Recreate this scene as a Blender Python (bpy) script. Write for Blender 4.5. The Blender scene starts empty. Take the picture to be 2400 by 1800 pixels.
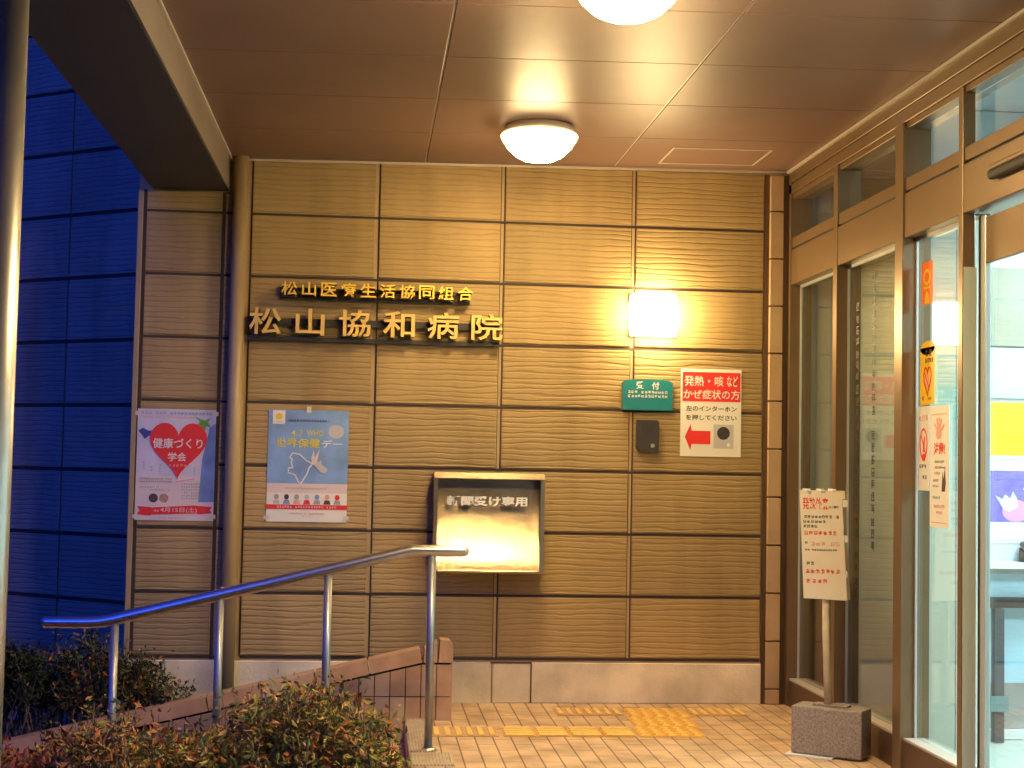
import bpy, bmesh, math, random
from mathutils import Vector, Matrix

S = bpy.context.scene
COL = S.collection
rnd = random.Random(11)

# ------------------------------------------------------------------ camera
cam_d = bpy.data.cameras.new('camera')
cam = bpy.data.objects.new('camera', cam_d)
COL.objects.link(cam)
cam_d.sensor_width = 36.0
cam_d.lens = 51.68
cam_d.clip_end = 500
Rt = Vector((0.9951126, -0.0968083, 0.0194692))
Up = Vector((-0.0245281, -0.0513450, 0.9983797))
Fw = Vector((0.0956518, 0.9939778, 0.0534686))
m3 = Matrix((Rt, Up, -Fw)).transposed()
cam.matrix_world = Matrix.Translation((-0.6996, -7.9888, 1.2970)) @ m3.to_4x4()
S.camera = cam

# ------------------------------------------------------------------ world: dusk sky
W = bpy.data.worlds.new('World')
S.world = W
W.use_nodes = True
wn = W.node_tree.nodes
wl = W.node_tree.links
for n in list(wn): wn.remove(n)
wo = wn.new('ShaderNodeOutputWorld')
wb = wn.new('ShaderNodeBackground')
sky = wn.new('ShaderNodeTexSky')
sky.sky_type = 'NISHITA'
sky.sun_disc = False
sky.sun_elevation = math.radians(24.0)
sky.sun_rotation = math.radians(200)
wm = wn.new('ShaderNodeMix'); wm.data_type = 'RGBA'; wm.blend_type = 'MULTIPLY'
wm.inputs['Factor'].default_value = 1.0
# tungsten white balance of the photograph turns the dusk sky deep blue
wm.inputs[7].default_value = (0.028, 0.125, 1.2, 1)
wl.new(sky.outputs[0], wm.inputs[6])
wl.new(wm.outputs[2], wb.inputs[0])
wb.inputs[1].default_value = 0.15
wl.new(wb.outputs[0], wo.inputs[0])

# ------------------------------------------------------------------ exposure, render
S.view_settings.view_transform = 'Standard'
S.view_settings.look = 'None'
S.view_settings.exposure = 0.0
S.view_settings.gamma = 1.0
S.render.engine = 'CYCLES'
cy = S.cycles
cy.use_denoising = True
cy.max_bounces = 8
cy.diffuse_bounces = 4
cy.glossy_bounces = 4
cy.transmission_bounces = 6
cy.transparent_max_bounces = 24
cy.sample_clamp_indirect = 4.0
cy.sample_clamp_direct = 0.0
cy.caustics_reflective = False
cy.caustics_refractive = False

LAMP = (1.0, 0.70, 0.32)
LAMP_CEIL = 185.0
LAMP_NEAR = 480.0
LAMP_WALL = 85.0
LOBBY = 46.0

# ------------------------------------------------------------------ materials
def mat(name, col, rough=0.6, metal=0.0, var=0.0, vscale=8.0, bump=0.0, bscale=60.0,
        stretch=(1, 1, 1), spec=0.5, col2=None, detail=4.0):
    m = bpy.data.materials.new(name)
    m.use_nodes = True
    nt = m.node_tree
    b = nt.nodes['Principled BSDF']
    b.inputs['Base Color'].default_value = (*col, 1)
    b.inputs['Roughness'].default_value = rough
    b.inputs['Metallic'].default_value = metal
    b.inputs['Specular IOR Level'].default_value = spec
    tc = nt.nodes.new('ShaderNodeTexCoord')
    if var > 0 or col2:
        nz = nt.nodes.new('ShaderNodeTexNoise')
        nz.inputs['Scale'].default_value = vscale
        nz.inputs['Detail'].default_value = detail
        nt.links.new(tc.outputs['Object'], nz.inputs['Vector'])
        rp = nt.nodes.new('ShaderNodeValToRGB')
        a = [c * (1 - var) for c in col]
        c2 = col2 if col2 else [min(1, c * (1 + var)) for c in col]
        rp.color_ramp.elements[0].color = (*a, 1)
        rp.color_ramp.elements[1].color = (*c2, 1)
        rp.color_ramp.elements[0].position = 0.32
        rp.color_ramp.elements[1].position = 0.68
        nt.links.new(nz.outputs[0], rp.inputs[0])
        nt.links.new(rp.outputs[0], b.inputs['Base Color'])
    if bump > 0:
        mp = nt.nodes.new('ShaderNodeMapping')
        mp.inputs['Scale'].default_value = stretch
        nt.links.new(tc.outputs['Object'], mp.inputs[0])
        nb = nt.nodes.new('ShaderNodeTexNoise')
        nb.inputs['Scale'].default_value = bscale
        nb.inputs['Detail'].default_value = 3.0
        nt.links.new(mp.outputs[0], nb.inputs['Vector'])
        bp = nt.nodes.new('ShaderNodeBump')
        bp.inputs['Strength'].default_value = bump
        bp.inputs['Distance'].default_value = 0.01
        nt.links.new(nb.outputs[0], bp.inputs['Height'])
        nt.links.new(bp.outputs[0], b.inputs['Normal'])
    return m

def siding_mat(name, col, shift=0.0):
    """beige fibre-cement siding with raked horizontal grooves"""
    m = mat(name, col, rough=0.62, spec=0.35)
    nt = m.node_tree
    b = nt.nodes['Principled BSDF']
    tc = nt.nodes.new('ShaderNodeTexCoord')
    # wandering raked grooves: thin, roughly level, 3-4 cm apart
    mp = nt.nodes.new('ShaderNodeMapping'); mp.inputs['Scale'].default_value = (0.16, 0.16, 1.0); mp.inputs['Location'].default_value = (shift * 7, 0, shift * 3)
    nt.links.new(tc.outputs['Object'], mp.inputs[0])
    n1 = nt.nodes.new('ShaderNodeTexWave'); n1.wave_type = 'BANDS'; n1.bands_direction = 'Z'
    n1.inputs['Scale'].default_value = 10.5; n1.inputs['Distortion'].default_value = 5.5
    n1.inputs['Detail'].default_value = 3.0; n1.inputs['Detail Scale'].default_value = 1.6
    n1.inputs['Detail Roughness'].default_value = 0.6
    nt.links.new(mp.outputs[0], n1.inputs['Vector'])
    r1 = nt.nodes.new('ShaderNodeValToRGB')
    r1.color_ramp.elements[0].position = 0.0; r1.color_ramp.elements[1].position = 0.42
    r1.color_ramp.elements[0].color = (0.2, 0.2, 0.2, 1)
    nt.links.new(n1.outputs[0], r1.inputs[0])
    n2 = nt.nodes.new('ShaderNodeTexNoise'); n2.inputs['Scale'].default_value = 130.0
    nt.links.new(tc.outputs['Object'], n2.inputs['Vector'])
    mx = nt.nodes.new('ShaderNodeMath'); mx.operation = 'MULTIPLY_ADD'
    mx.inputs[1].default_value = 0.16
    nt.links.new(n2.outputs[0], mx.inputs[0]); nt.links.new(r1.outputs[0], mx.inputs[2])
    bp = nt.nodes.new('ShaderNodeBump'); bp.inputs['Strength'].default_value = 0.55
    bp.inputs['Distance'].default_value = 0.006
    nt.links.new(mx.outputs[0], bp.inputs['Height'])
    nt.links.new(bp.outputs[0], b.inputs['Normal'])
    # weathering
    n3 = nt.nodes.new('ShaderNodeTexNoise'); n3.inputs['Scale'].default_value = 2.3
    n3.inputs['Detail'].default_value = 6.0
    nt.links.new(tc.outputs['Object'], n3.inputs['Vector'])
    rp = nt.nodes.new('ShaderNodeValToRGB')
    rp.color_ramp.elements[0].color = (*[c * 0.86 for c in col], 1)
    rp.color_ramp.elements[1].color = (*[c * 1.08 for c in col], 1)
    rp.color_ramp.elements[0].position = 0.3; rp.color_ramp.elements[1].position = 0.7
    nt.links.new(n3.outputs[0], rp.inputs[0])
    mm = nt.nodes.new('ShaderNodeMix'); mm.data_type = 'RGBA'; mm.blend_type = 'MULTIPLY'
    mm.inputs['Factor'].default_value = 0.16
    nt.links.new(rp.outputs[0], mm.inputs[6]); nt.links.new(r1.outputs[0], mm.inputs[7])
    # rain streaks and grime running down the boards
    m4 = nt.nodes.new('ShaderNodeMapping'); m4.inputs['Scale'].default_value = (4.2, 4.2, 0.55)
    nt.links.new(tc.outputs['Object'], m4.inputs[0])
    n4 = nt.nodes.new('ShaderNodeTexNoise'); n4.inputs['Scale'].default_value = 1.0; n4.inputs['Detail'].default_value = 5.0
    nt.links.new(m4.outputs[0], n4.inputs['Vector'])
    r4 = nt.nodes.new('ShaderNodeValToRGB')
    r4.color_ramp.elements[0].color = (0.62, 0.60, 0.56, 1); r4.color_ramp.elements[1].color = (1, 1, 1, 1)
    r4.color_ramp.elements[0].position = 0.30; r4.color_ramp.elements[1].position = 0.52
    nt.links.new(n4.outputs[0], r4.inputs[0])
    m5 = nt.nodes.new('ShaderNodeMix'); m5.data_type = 'RGBA'; m5.blend_type = 'MULTIPLY'; m5.inputs['Factor'].default_value = 0.5
    nt.links.new(mm.outputs[2], m5.inputs[6]); nt.links.new(r4.outputs[0], m5.inputs[7])
    nt.links.new(m5.outputs[2], b.inputs['Base Color'])
    return m

def glass_mat(name, tint=(0.93, 0.98, 0.97), base=0.05, gain=1.0):
    """thin pane: clear, reflecting more at glancing angles (works from both sides)"""
    m = bpy.data.materials.new(name); m.use_nodes = True
    nt = m.node_tree
    for n in list(nt.nodes): nt.nodes.remove(n)
    out = nt.nodes.new('ShaderNodeOutputMaterial')
    tr = nt.nodes.new('ShaderNodeBsdfTransparent'); tr.inputs[0].default_value = (*tint, 1)
    gl = nt.nodes.new('ShaderNodeBsdfGlossy'); gl.inputs['Roughness'].default_value = 0.02
    gl.inputs[0].default_value = (0.95, 0.95, 0.95, 1)
    lw = nt.nodes.new('ShaderNodeLayerWeight'); lw.inputs[0].default_value = 0.5
    pw = nt.nodes.new('ShaderNodeMath'); pw.operation = 'POWER'; pw.inputs[1].default_value = 4.0
    ma = nt.nodes.new('ShaderNodeMath'); ma.operation = 'MULTIPLY_ADD'
    ma.inputs[1].default_value = 0.9 * gain; ma.inputs[2].default_value = base
    ma.use_clamp = True
    mx = nt.nodes.new('ShaderNodeMixShader')
    nt.links.new(lw.outputs['Facing'], pw.inputs[0]); nt.links.new(pw.outputs[0], ma.inputs[0])
    nt.links.new(ma.outputs[0], mx.inputs[0]); nt.links.new(tr.outputs[0], mx.inputs[1])
    nt.links.new(gl.outputs[0], mx.inputs[2]); nt.links.new(mx.outputs[0], out.inputs[0])
    return m

def emit_mat(name, col, s):
    m = bpy.data.materials.new(name); m.use_nodes = True
    nt = m.node_tree
    b = nt.nodes['Principled BSDF']
    b.inputs['Base Color'].default_value = (0.8, 0.8, 0.8, 1)
    b.inputs['Emission Color'].default_value = (*col, 1)
    b.inputs['Emission Strength'].default_value = s
    return m

def paver_mat(name, c1, c2, mortar):
    m = mat(name, c1, rough=0.75)
    nt = m.node_tree; b = nt.nodes['Principled BSDF']
    tc = nt.nodes.new('ShaderNodeTexCoord')
    mp = nt.nodes.new('ShaderNodeMapping'); mp.inputs['Rotation'].default_value = (0, 0, math.radians(90))
    nt.links.new(tc.outputs['Object'], mp.inputs[0])
    br = nt.nodes.new('ShaderNodeTexBrick')
    br.inputs['Scale'].default_value = 1.0
    br.inputs['Brick Width'].default_value = 0.26
    br.inputs['Row Height'].default_value = 0.086
    br.inputs['Mortar Size'].default_value = 0.0042
    br.inputs['Mortar Smooth'].default_value = 0.3
    br.inputs['Color1'].default_value = (*c1, 1); br.inputs['Color2'].default_value = (*c2, 1)
    br.inputs['Mortar'].default_value = (*mortar, 1)
    nt.links.new(mp.outputs[0], br.inputs['Vector'])
    nz = nt.nodes.new('ShaderNodeTexNoise'); nz.inputs['Scale'].default_value = 5.0; nz.inputs['Detail'].default_value = 7
    nt.links.new(tc.outputs['Object'], nz.inputs['Vector'])
    rp = nt.nodes.new('ShaderNodeValToRGB')
    rp.color_ramp.elements[0].color = (0.6, 0.58, 0.55, 1); rp.color_ramp.elements[1].color = (1, 1, 1, 1)
    rp.color_ramp.elements[0].position = 0.3; rp.color_ramp.elements[1].position = 0.62
    nt.links.new(nz.outputs[0], rp.inputs[0])
    mm = nt.nodes.new('ShaderNodeMix'); mm.data_type = 'RGBA'; mm.blend_type = 'MULTIPLY'
    mm.inputs['Factor'].default_value = 1.0
    nt.links.new(br.outputs[0], mm.inputs[6]); nt.links.new(rp.outputs[0], mm.inputs[7])
    nt.links.new(mm.outputs[2], b.inputs['Base Color'])
    n2 = nt.nodes.new('ShaderNodeTexNoise'); n2.inputs['Scale'].default_value = 90.0
    nt.links.new(tc.outputs['Object'], n2.inputs['Vector'])
    sb = nt.nodes.new('ShaderNodeMath'); sb.operation = 'MULTIPLY_ADD'; sb.inputs[1].default_value = -1.0
    nt.links.new(br.outputs['Fac'], sb.inputs[0])
    s2 = nt.nodes.new('ShaderNodeMath'); s2.operation = 'MULTIPLY'; s2.inputs[1].default_value = 0.25
    nt.links.new(n2.outputs[0], s2.inputs[0]); nt.links.new(s2.outputs[0], sb.inputs[2])
    bp = nt.nodes.new('ShaderNodeBump'); bp.inputs['Strength'].default_value = 0.5; bp.inputs['Distance'].default_value = 0.004
    nt.links.new(sb.outputs[0], bp.inputs['Height']); nt.links.new(bp.outputs[0], b.inputs['Normal'])
    return m

M = {}
M['siding'] = siding_mat('siding', (0.425, 0.296, 0.130), 0.0)
M['siding_b'] = siding_mat('siding second batch', (0.455, 0.314, 0.138), 0.37)
M['siding_c'] = siding_mat('siding third batch', (0.39, 0.275, 0.124), 0.71)
M['siding_w'] = siding_mat('wing siding', (0.37, 0.33, 0.26), 0.5)
M['siding_x'] = siding_mat('wing siding second batch', (0.34, 0.30, 0.24), 0.2)
SID = ['siding', 'siding_b', 'siding_c']
M['caulk'] = mat('caulk', (0.44, 0.31, 0.17), 0.7, var=0.08)
M['pipe'] = mat('painted pipe', (0.38, 0.28, 0.15), 0.4, var=0.08, vscale=3)
M['dark'] = mat('dark gap', (0.03, 0.025, 0.02), 0.8)
M['concrete'] = mat('concrete plinth', (0.74, 0.64, 0.47), 0.85, var=0.34, vscale=2.6, bump=0.25, bscale=70, detail=9)
M['ceiling'] = mat('ceiling board', (0.215, 0.130, 0.100), 0.41, var=0.10, vscale=1.6, bump=0.08, bscale=160, spec=0.34)
M['beam'] = mat('beam paint', (0.035, 0.034, 0.034), 0.6, var=0.1, vscale=2)
M['fascia'] = mat('fascia metal', (0.24, 0.20, 0.165), 0.45, metal=0.25, var=0.08, vscale=4)
M['trim'] = mat('pale trim', (0.62, 0.55, 0.47), 0.4, metal=0.2)
M['bronze'] = mat('bronze anodised aluminium', (0.215, 0.142, 0.078), 0.37, metal=0.45, var=0.07, vscale=2.5, bump=0.02, bscale=40)
M['bronze_dark'] = mat('dark bronze aluminium', (0.12, 0.07, 0.04), 0.42, metal=0.4, var=0.12, vscale=4)
M['silver'] = mat('silver aluminium', (0.62, 0.64, 0.63), 0.35, metal=0.5, var=0.04)
M['rubber'] = mat('black rubber', (0.02, 0.02, 0.02), 0.6)
M['steel'] = mat('stainless steel', (0.66, 0.64, 0.61), 0.30, metal=1.0, var=0.05, vscale=30)
M['post_steel'] = mat('dull post steel', (0.40, 0.40, 0.39), 0.42, metal=0.85, var=0.1, vscale=14)
M['column_steel'] = mat('worn column steel', (0.62, 0.59, 0.54), 0.36, metal=0.9, var=0.05, vscale=12)
M['brushed'] = mat('brushed stainless', (0.66, 0.53, 0.35), 0.25, metal=1.0, var=0.10, vscale=6, bump=0.05, bscale=30, stretch=(1, 1, 30))
M['gold'] = mat('gilt lettering', (0.95, 0.62, 0.09), 0.40, metal=0.35, var=0.06, vscale=20)
M['gold2'] = mat('gilt lettering pale', (0.80, 0.54, 0.17), 0.45, metal=0.35, var=0.06, vscale=20)
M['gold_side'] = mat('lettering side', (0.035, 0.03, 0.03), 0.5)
M['floor'] = paver_mat('porch pavers', (0.74, 0.52, 0.31), (0.65, 0.45, 0.265), (0.26, 0.17, 0.10))
M['tile'] = mat('brown wall tile', (0.46, 0.275, 0.155), 0.55, var=0.16, vscale=9, bump=0.08, bscale=90)
M['tile_b'] = mat('brown wall tile pale', (0.50, 0.335, 0.20), 0.55, var=0.14, vscale=9, bump=0.08, bscale=90)
M['grout'] = mat('dark grout', (0.06, 0.045, 0.035), 0.9)
M['cornertile'] = mat('corner strip tile', (0.50, 0.34, 0.19), 0.6, var=0.1, vscale=5)
M['granite'] = mat('grey planter stone', (0.30, 0.26, 0.22), 0.85, var=0.3, vscale=120, bump=0.35, bscale=150)
M['paper'] = mat('white paper', (0.84, 0.81, 0.74), 0.55, var=0.02, vscale=5)
M['warm_lit'] = mat('warm-lit white board', (0.88, 0.74, 0.54), 0.55, var=0.03)  # white board; the lamps' warm tone is put into its colour
M['tape'] = mat('clear tape', (0.74, 0.70, 0.60), 0.25)
M['red'] = mat('red print', (0.80, 0.035, 0.03), 0.5)
M['black'] = mat('black print', (0.03, 0.03, 0.03), 0.5)
M['grey'] = mat('grey print', (0.36, 0.36, 0.38), 0.5)
M['ltgrey'] = mat('light grey print', (0.55, 0.54, 0.56), 0.5)
M['dkgrey'] = mat('dark grey plastic', (0.045, 0.04, 0.042), 0.4, var=0.1, bump=0.1, bscale=200)
M['teal'] = mat('teal plate', (0.01, 0.20, 0.24), 0.4, var=0.06)
M['white'] = mat('white paint', (0.82, 0.82, 0.80), 0.5)
M['yellow'] = mat('yellow print', (0.85, 0.52, 0.02), 0.5)
M['lemon'] = mat('lemon print', (0.80, 0.68, 0.02), 0.5)
M['orange'] = mat('orange print', (0.85, 0.17, 0.02), 0.5)
M['pink'] = mat('pink print', (0.75, 0.33, 0.55), 0.5)
M['purple'] = mat('violet print', (0.20, 0.15, 0.55), 0.5, var=0.3, vscale=14)
M['navy'] = mat('navy print', (0.05, 0.07, 0.28), 0.5)
M['skyblue'] = mat('sky blue print', (0.22, 0.38, 0.68), 0.5, var=0.22, vscale=5)
M['lilac'] = mat('pale lilac print', (0.66, 0.62, 0.74), 0.5, var=0.1, vscale=6)
M['palepink'] = mat('pale pink print', (0.78, 0.64, 0.62), 0.5, var=0.05)
M['midblue'] = mat('mid blue print', (0.20, 0.30, 0.58), 0.5, var=0.2, vscale=10)
M['green'] = mat('green print', (0.14, 0.34, 0.06), 0.5, var=0.3, vscale=30)
M['skin'] = mat('portrait print', (0.45, 0.25, 0.18), 0.6, var=0.5, vscale=60)
M['brown'] = mat('dark brown print', (0.08, 0.05, 0.05), 0.6)
M['salmon'] = mat('salmon print', (0.80, 0.38, 0.32), 0.5)
M['tactile'] = mat('yellow tactile tile', (0.78, 0.40, 0.045), 0.6, var=0.12, vscale=18, bump=0.1, bscale=120)
M['tactile_hi'] = mat('pale worn tactile rib', (0.85, 0.58, 0.16), 0.55, var=0.1, vscale=30)
M['nosing'] = mat('grooved step strip', (0.50, 0.41, 0.29), 0.7, var=0.15, vscale=25)
M['soil'] = mat('soil', (0.05, 0.035, 0.025), 0.95, var=0.4, vscale=20, bump=0.5, bscale=40)
M['asphalt'] = mat('asphalt', (0.05, 0.05, 0.05), 0.9, var=0.25, vscale=30, bump=0.4, bscale=150)
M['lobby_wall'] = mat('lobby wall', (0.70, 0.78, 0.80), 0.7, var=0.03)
M['lobby_panel'] = mat('lobby beige panel', (0.56, 0.62, 0.53), 0.55, var=0.06, vscale=2.5)
M['lobby_blue'] = mat('lobby pale blue panel', (0.45, 0.66, 0.76), 0.6, var=0.05)
M['lobby_olive'] = mat('lobby olive screen', (0.26, 0.26, 0.20), 0.6, var=0.15, vscale=3)
M['lobby_grey'] = mat('lobby grey panel', (0.34, 0.33, 0.31), 0.6, var=0.15, vscale=4)
M['lobby_floor'] = mat('lobby floor', (0.55, 0.58, 0.50), 0.4, var=0.06, vscale=3)
M['post_blue'] = mat('dark slate post', (0.05, 0.075, 0.09), 0.45)
M['bracket'] = mat('teal grey bracket', (0.13, 0.24, 0.25), 0.5)
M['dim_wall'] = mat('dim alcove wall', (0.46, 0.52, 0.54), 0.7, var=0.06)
M['leaf_a'] = mat('olive leaf', (0.26, 0.21, 0.035), 0.5, var=0.35, vscale=9, spec=0.3)
M['leaf_b'] = mat('rust leaf', (0.38, 0.14, 0.035), 0.5, var=0.35, vscale=9, spec=0.3)
M['leaf_c'] = mat('dark green leaf', (0.085, 0.115, 0.028), 0.5, var=0.35, vscale=9, spec=0.3)
M['leaf_d'] = mat('tan leaf', (0.48, 0.28, 0.11), 0.55, var=0.3, vscale=9, spec=0.3)
M['leaf_r'] = mat('red leaf', (0.40, 0.085, 0.035), 0.5, var=0.35, vscale=9, spec=0.3)
M['leaf_k'] = mat('deep green leaf', (0.022, 0.032, 0.012), 0.55, var=0.4, vscale=9, spec=0.2)
M['twig'] = mat('grey brown twig', (0.16, 0.11, 0.075), 0.8, var=0.3, vscale=30)
M['wood'] = mat('pale timber stick', (0.66, 0.55, 0.36), 0.65, var=0.2, vscale=10, bump=0.1, bscale=30, stretch=(8, 8, 1))
M['dome'] = emit_mat('lit dome glass', LAMP, LAMP_CEIL)
def hot_spot(m, z0, z1, lo, hi):
    # frosted glass: the bulb shows brightest through the bottom of the bowl
    nt = m.node_tree; b = nt.nodes['Principled BSDF']
    tc = nt.nodes.new('ShaderNodeTexCoord'); sp = nt.nodes.new('ShaderNodeSeparateXYZ')
    mr = nt.nodes.new('ShaderNodeMapRange')
    for i, v in zip((1, 2, 3, 4), (z0, z1, lo, hi)): mr.inputs[i].default_value = v
    nt.links.new(tc.outputs['Object'], sp.inputs[0]); nt.links.new(sp.outputs[2], mr.inputs[0])
    nt.links.new(mr.outputs[0], b.inputs['Emission Strength'])
hot_spot(M['dome'], -0.095, -0.145, 4.0, LAMP_CEIL)
M['dome_near'] = emit_mat('lit dome glass, stronger bulb', LAMP, LAMP_NEAR)
hot_spot(M['dome_near'], -0.095, -0.145, 5.0, LAMP_NEAR)
M['sconce'] = emit_mat('lit sconce glass', LAMP, LAMP_WALL)
M['tube'] = emit_mat('lit lobby lamp', (0.70, 0.92, 1.0), LOBBY)
M['glass'] = glass_mat('entrance glass')
M['acrylic'] = glass_mat('clear acrylic', (0.97, 0.97, 0.97), 0.02, 0.4)

# ------------------------------------------------------------------ object helpers
ORG = {}
def thing(name, label, cat, loc, group=None):
    o = bpy.data.objects.new(name, None)
    o.empty_display_size = 0.1
    COL.objects.link(o); o.location = loc
    o['label'] = label; o['category'] = cat
    if group: o['group'] = group
    ORG[o.name] = Vector(loc)
    return o

class MB:
    """collects shapes in world space and links them as ONE mesh object"""
    def __init__(s):
        s.bm = bmesh.new()
    def _mi(s, faces, mi, smooth=False):
        for f in faces:
            f.material_index = mi; f.smooth = smooth
    def box(s, x0, x1, y0, y1, z0, z1, mi=0, bev=0.0, seg=2, tr=None):
        co = [(x, y, z) for x in (x0, x1) for y in (y0, y1) for z in (z0, z1)]
        if tr: co = [tr(Vector(c)) for c in co]
        v = [s.bm.verts.new(c) for c in co]
        fs = [s.bm.faces.new([v[i] for i in q]) for q in
              ((0, 1, 3, 2), (4, 6, 7, 5), (0, 4, 5, 1), (2, 3, 7, 6), (0, 2, 6, 4), (1, 5, 7, 3))]
        s._mi(fs, mi)
        if bev > 0:
            es = list({e for f in fs for e in f.edges})
            r = bmesh.ops.bevel(s.bm, geom=es, offset=bev, segments=seg, profile=0.5, affect='EDGES')
            s._mi(r['faces'], mi)
        return s
    def prism(s, pts, vec, mi=0):
        """polygon (3-D points) pushed along vec, closed"""
        vec = Vector(vec)
        a = [s.bm.verts.new(Vector(p)) for p in pts]
        b = [s.bm.verts.new(Vector(p) + vec) for p in pts]
        n = len(pts)
        fs = [s.bm.faces.new(a[::-1]), s.bm.faces.new(b)]
        for i in range(n):
            fs.append(s.bm.faces.new((a[i], a[(i + 1) % n], b[(i + 1) % n], b[i])))
        s._mi(fs, mi)
        return s
    def tube(s, pts, r, seg=16, mi=0, caps=True, round_ends=False):
        """round bar through points (mitred), r number or list"""
        pts = [Vector(p) for p in pts]
        rs = r if isinstance(r, (list, tuple)) else [r] * len(pts)
        if round_ends:
            d0 = (pts[0] - pts[1]).normalized(); d1 = (pts[-1] - pts[-2]).normalized()
            P = []; Q = []
            for k in (3, 2, 1):
                a = k * math.pi / 8
                P.append(pts[0] + d0 * rs[0] * math.sin(a + 0.0)); Q.append(rs[0] * math.cos(a))
            P2 = []; Q2 = []
            for k in (1, 2, 3):
                a = k * math.pi / 8
                P2.append(pts[-1] + d1 * rs[-1] * math.sin(a)); Q2.append(rs[-1] * math.cos(a))
            pts = P + pts + P2; rs = Q + list(rs) + Q2
        rings = []
        ref = None
        for i, p in enumerate(pts):
            if i == 0: d = pts[1] - pts[0]
            elif i == len(pts) - 1: d = pts[-1] - pts[-2]
            else: d = (pts[i + 1] - p).normalized() + (p - pts[i - 1]).normalized()
            d.normalize()
            if ref is None:
                ref = Vector((0, 0, 1)) if abs(d.z) < 0.9 else Vector((1, 0, 0))
            u = (ref - d * ref.dot(d)).normalized(); w = d.cross(u)
            ref = u
            rings.append([s.bm.verts.new(p + (u * math.cos(t) + w * math.sin(t)) * rs[i])
                          for t in [2 * math.pi * k / seg for k in range(seg)]])
        fs = []
        for a, b in zip(rings, rings[1:]):
            for k in range(seg):
                fs.append(s.bm.faces.new((a[k], a[(k + 1) % seg], b[(k + 1) % seg], b[k])))
        s._mi(fs, mi, True)
        if caps:
            s._mi([s.bm.faces.new(rings[0][::-1]), s.bm.faces.new(rings[-1])], mi)
        return s
    def lathe(s, prof, c, seg=32, mi=0, smooth=True):
        """profile of (radius, z) about a vertical axis through c"""
        c = Vector(c); rings = []
        for r, z in prof:
            if r < 1e-6: rings.append([s.bm.verts.new(c + Vector((0, 0, z)))])
            else: rings.append([s.bm.verts.new(c + Vector((r * math.cos(2 * math.pi * k / seg), r * math.sin(2 * math.pi * k / seg), z))) for k in range(seg)])
        fs = []
        for a, b in zip(rings, rings[1:]):
            for k in range(seg):
                k2 = (k + 1) % seg
                if len(a) == 1 and len(b) == 1: continue
                if len(a) == 1: fs.append(s.bm.faces.new((a[0], b[k2], b[k])))
                elif len(b) == 1: fs.append(s.bm.faces.new((a[k], a[k2], b[0])))
                else: fs.append(s.bm.faces.new((a[k], a[k2], b[k2], b[k])))
        s._mi(fs, mi, smooth)
        return s
    def raw(s, verts, faces, mi=0, smooth=False):
        v = [s.bm.verts.new(c) for c in verts]
        for f in faces:
            try:
                fc = s.bm.faces.new([v[i] for i in f]); fc.material_index = mi; fc.smooth = smooth
            except ValueError: pass
        return s
    def build(s, name, mats, parent=None, loc=None, recalc=True):
        if recalc: bmesh.ops.recalc_face_normals(s.bm, faces=s.bm.faces[:])
        off = Vector((0, 0, 0))
        if parent is not None: off = ORG[parent.name]
        elif loc is not None: off = Vector(loc)
        if off.length > 0: bmesh.ops.translate(s.bm, verts=s.bm.verts[:], vec=-off)
        me = bpy.data.meshes.new(name)
        s.bm.to_mesh(me); s.bm.free()
        for k in (mats if isinstance(mats, (list, tuple)) else [mats]):
            me.materials.append(M[k])
        o = bpy.data.objects.new(name, me)
        COL.objects.link(o)
        if parent is not None: o.parent = parent
        else: o.location = off
        ORG[o.name] = off
        return o

def tag(o, label, cat, group=None):
    o['label'] = label; o['category'] = cat
    if group: o['group'] = group
    return o
def struct(o, kind='structure'):
    o['kind'] = kind
    return o

_txt = {}
def glyphs(body, depth=0.0, bold=0.0, spacing=1.0):
    """mesh data of writing, bounding box scaled later"""
    key = (body, depth, bold, spacing)
    if key in _txt: return _txt[key]
    c = bpy.data.curves.new('writing', 'FONT')
    c.body = body; c.size = 1.0; c.extrude = depth; c.offset = bold; c.resolution_u = 3
    c.space_character = spacing; c.space_line = 1.1
    o = bpy.data.objects.new('writing', c); COL.objects.link(o)
    dg = bpy.context.evaluated_depsgraph_get()
    me = bpy.data.meshes.new_from_object(o.evaluated_get(dg))
    vs = [v.co.copy() for v in me.vertices]; fs = [tuple(p.vertices) for p in me.polygons]
    bpy.data.objects.remove(o); bpy.data.curves.remove(c); bpy.data.meshes.remove(me)
    _txt[key] = (vs, fs)
    return vs, fs

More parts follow.
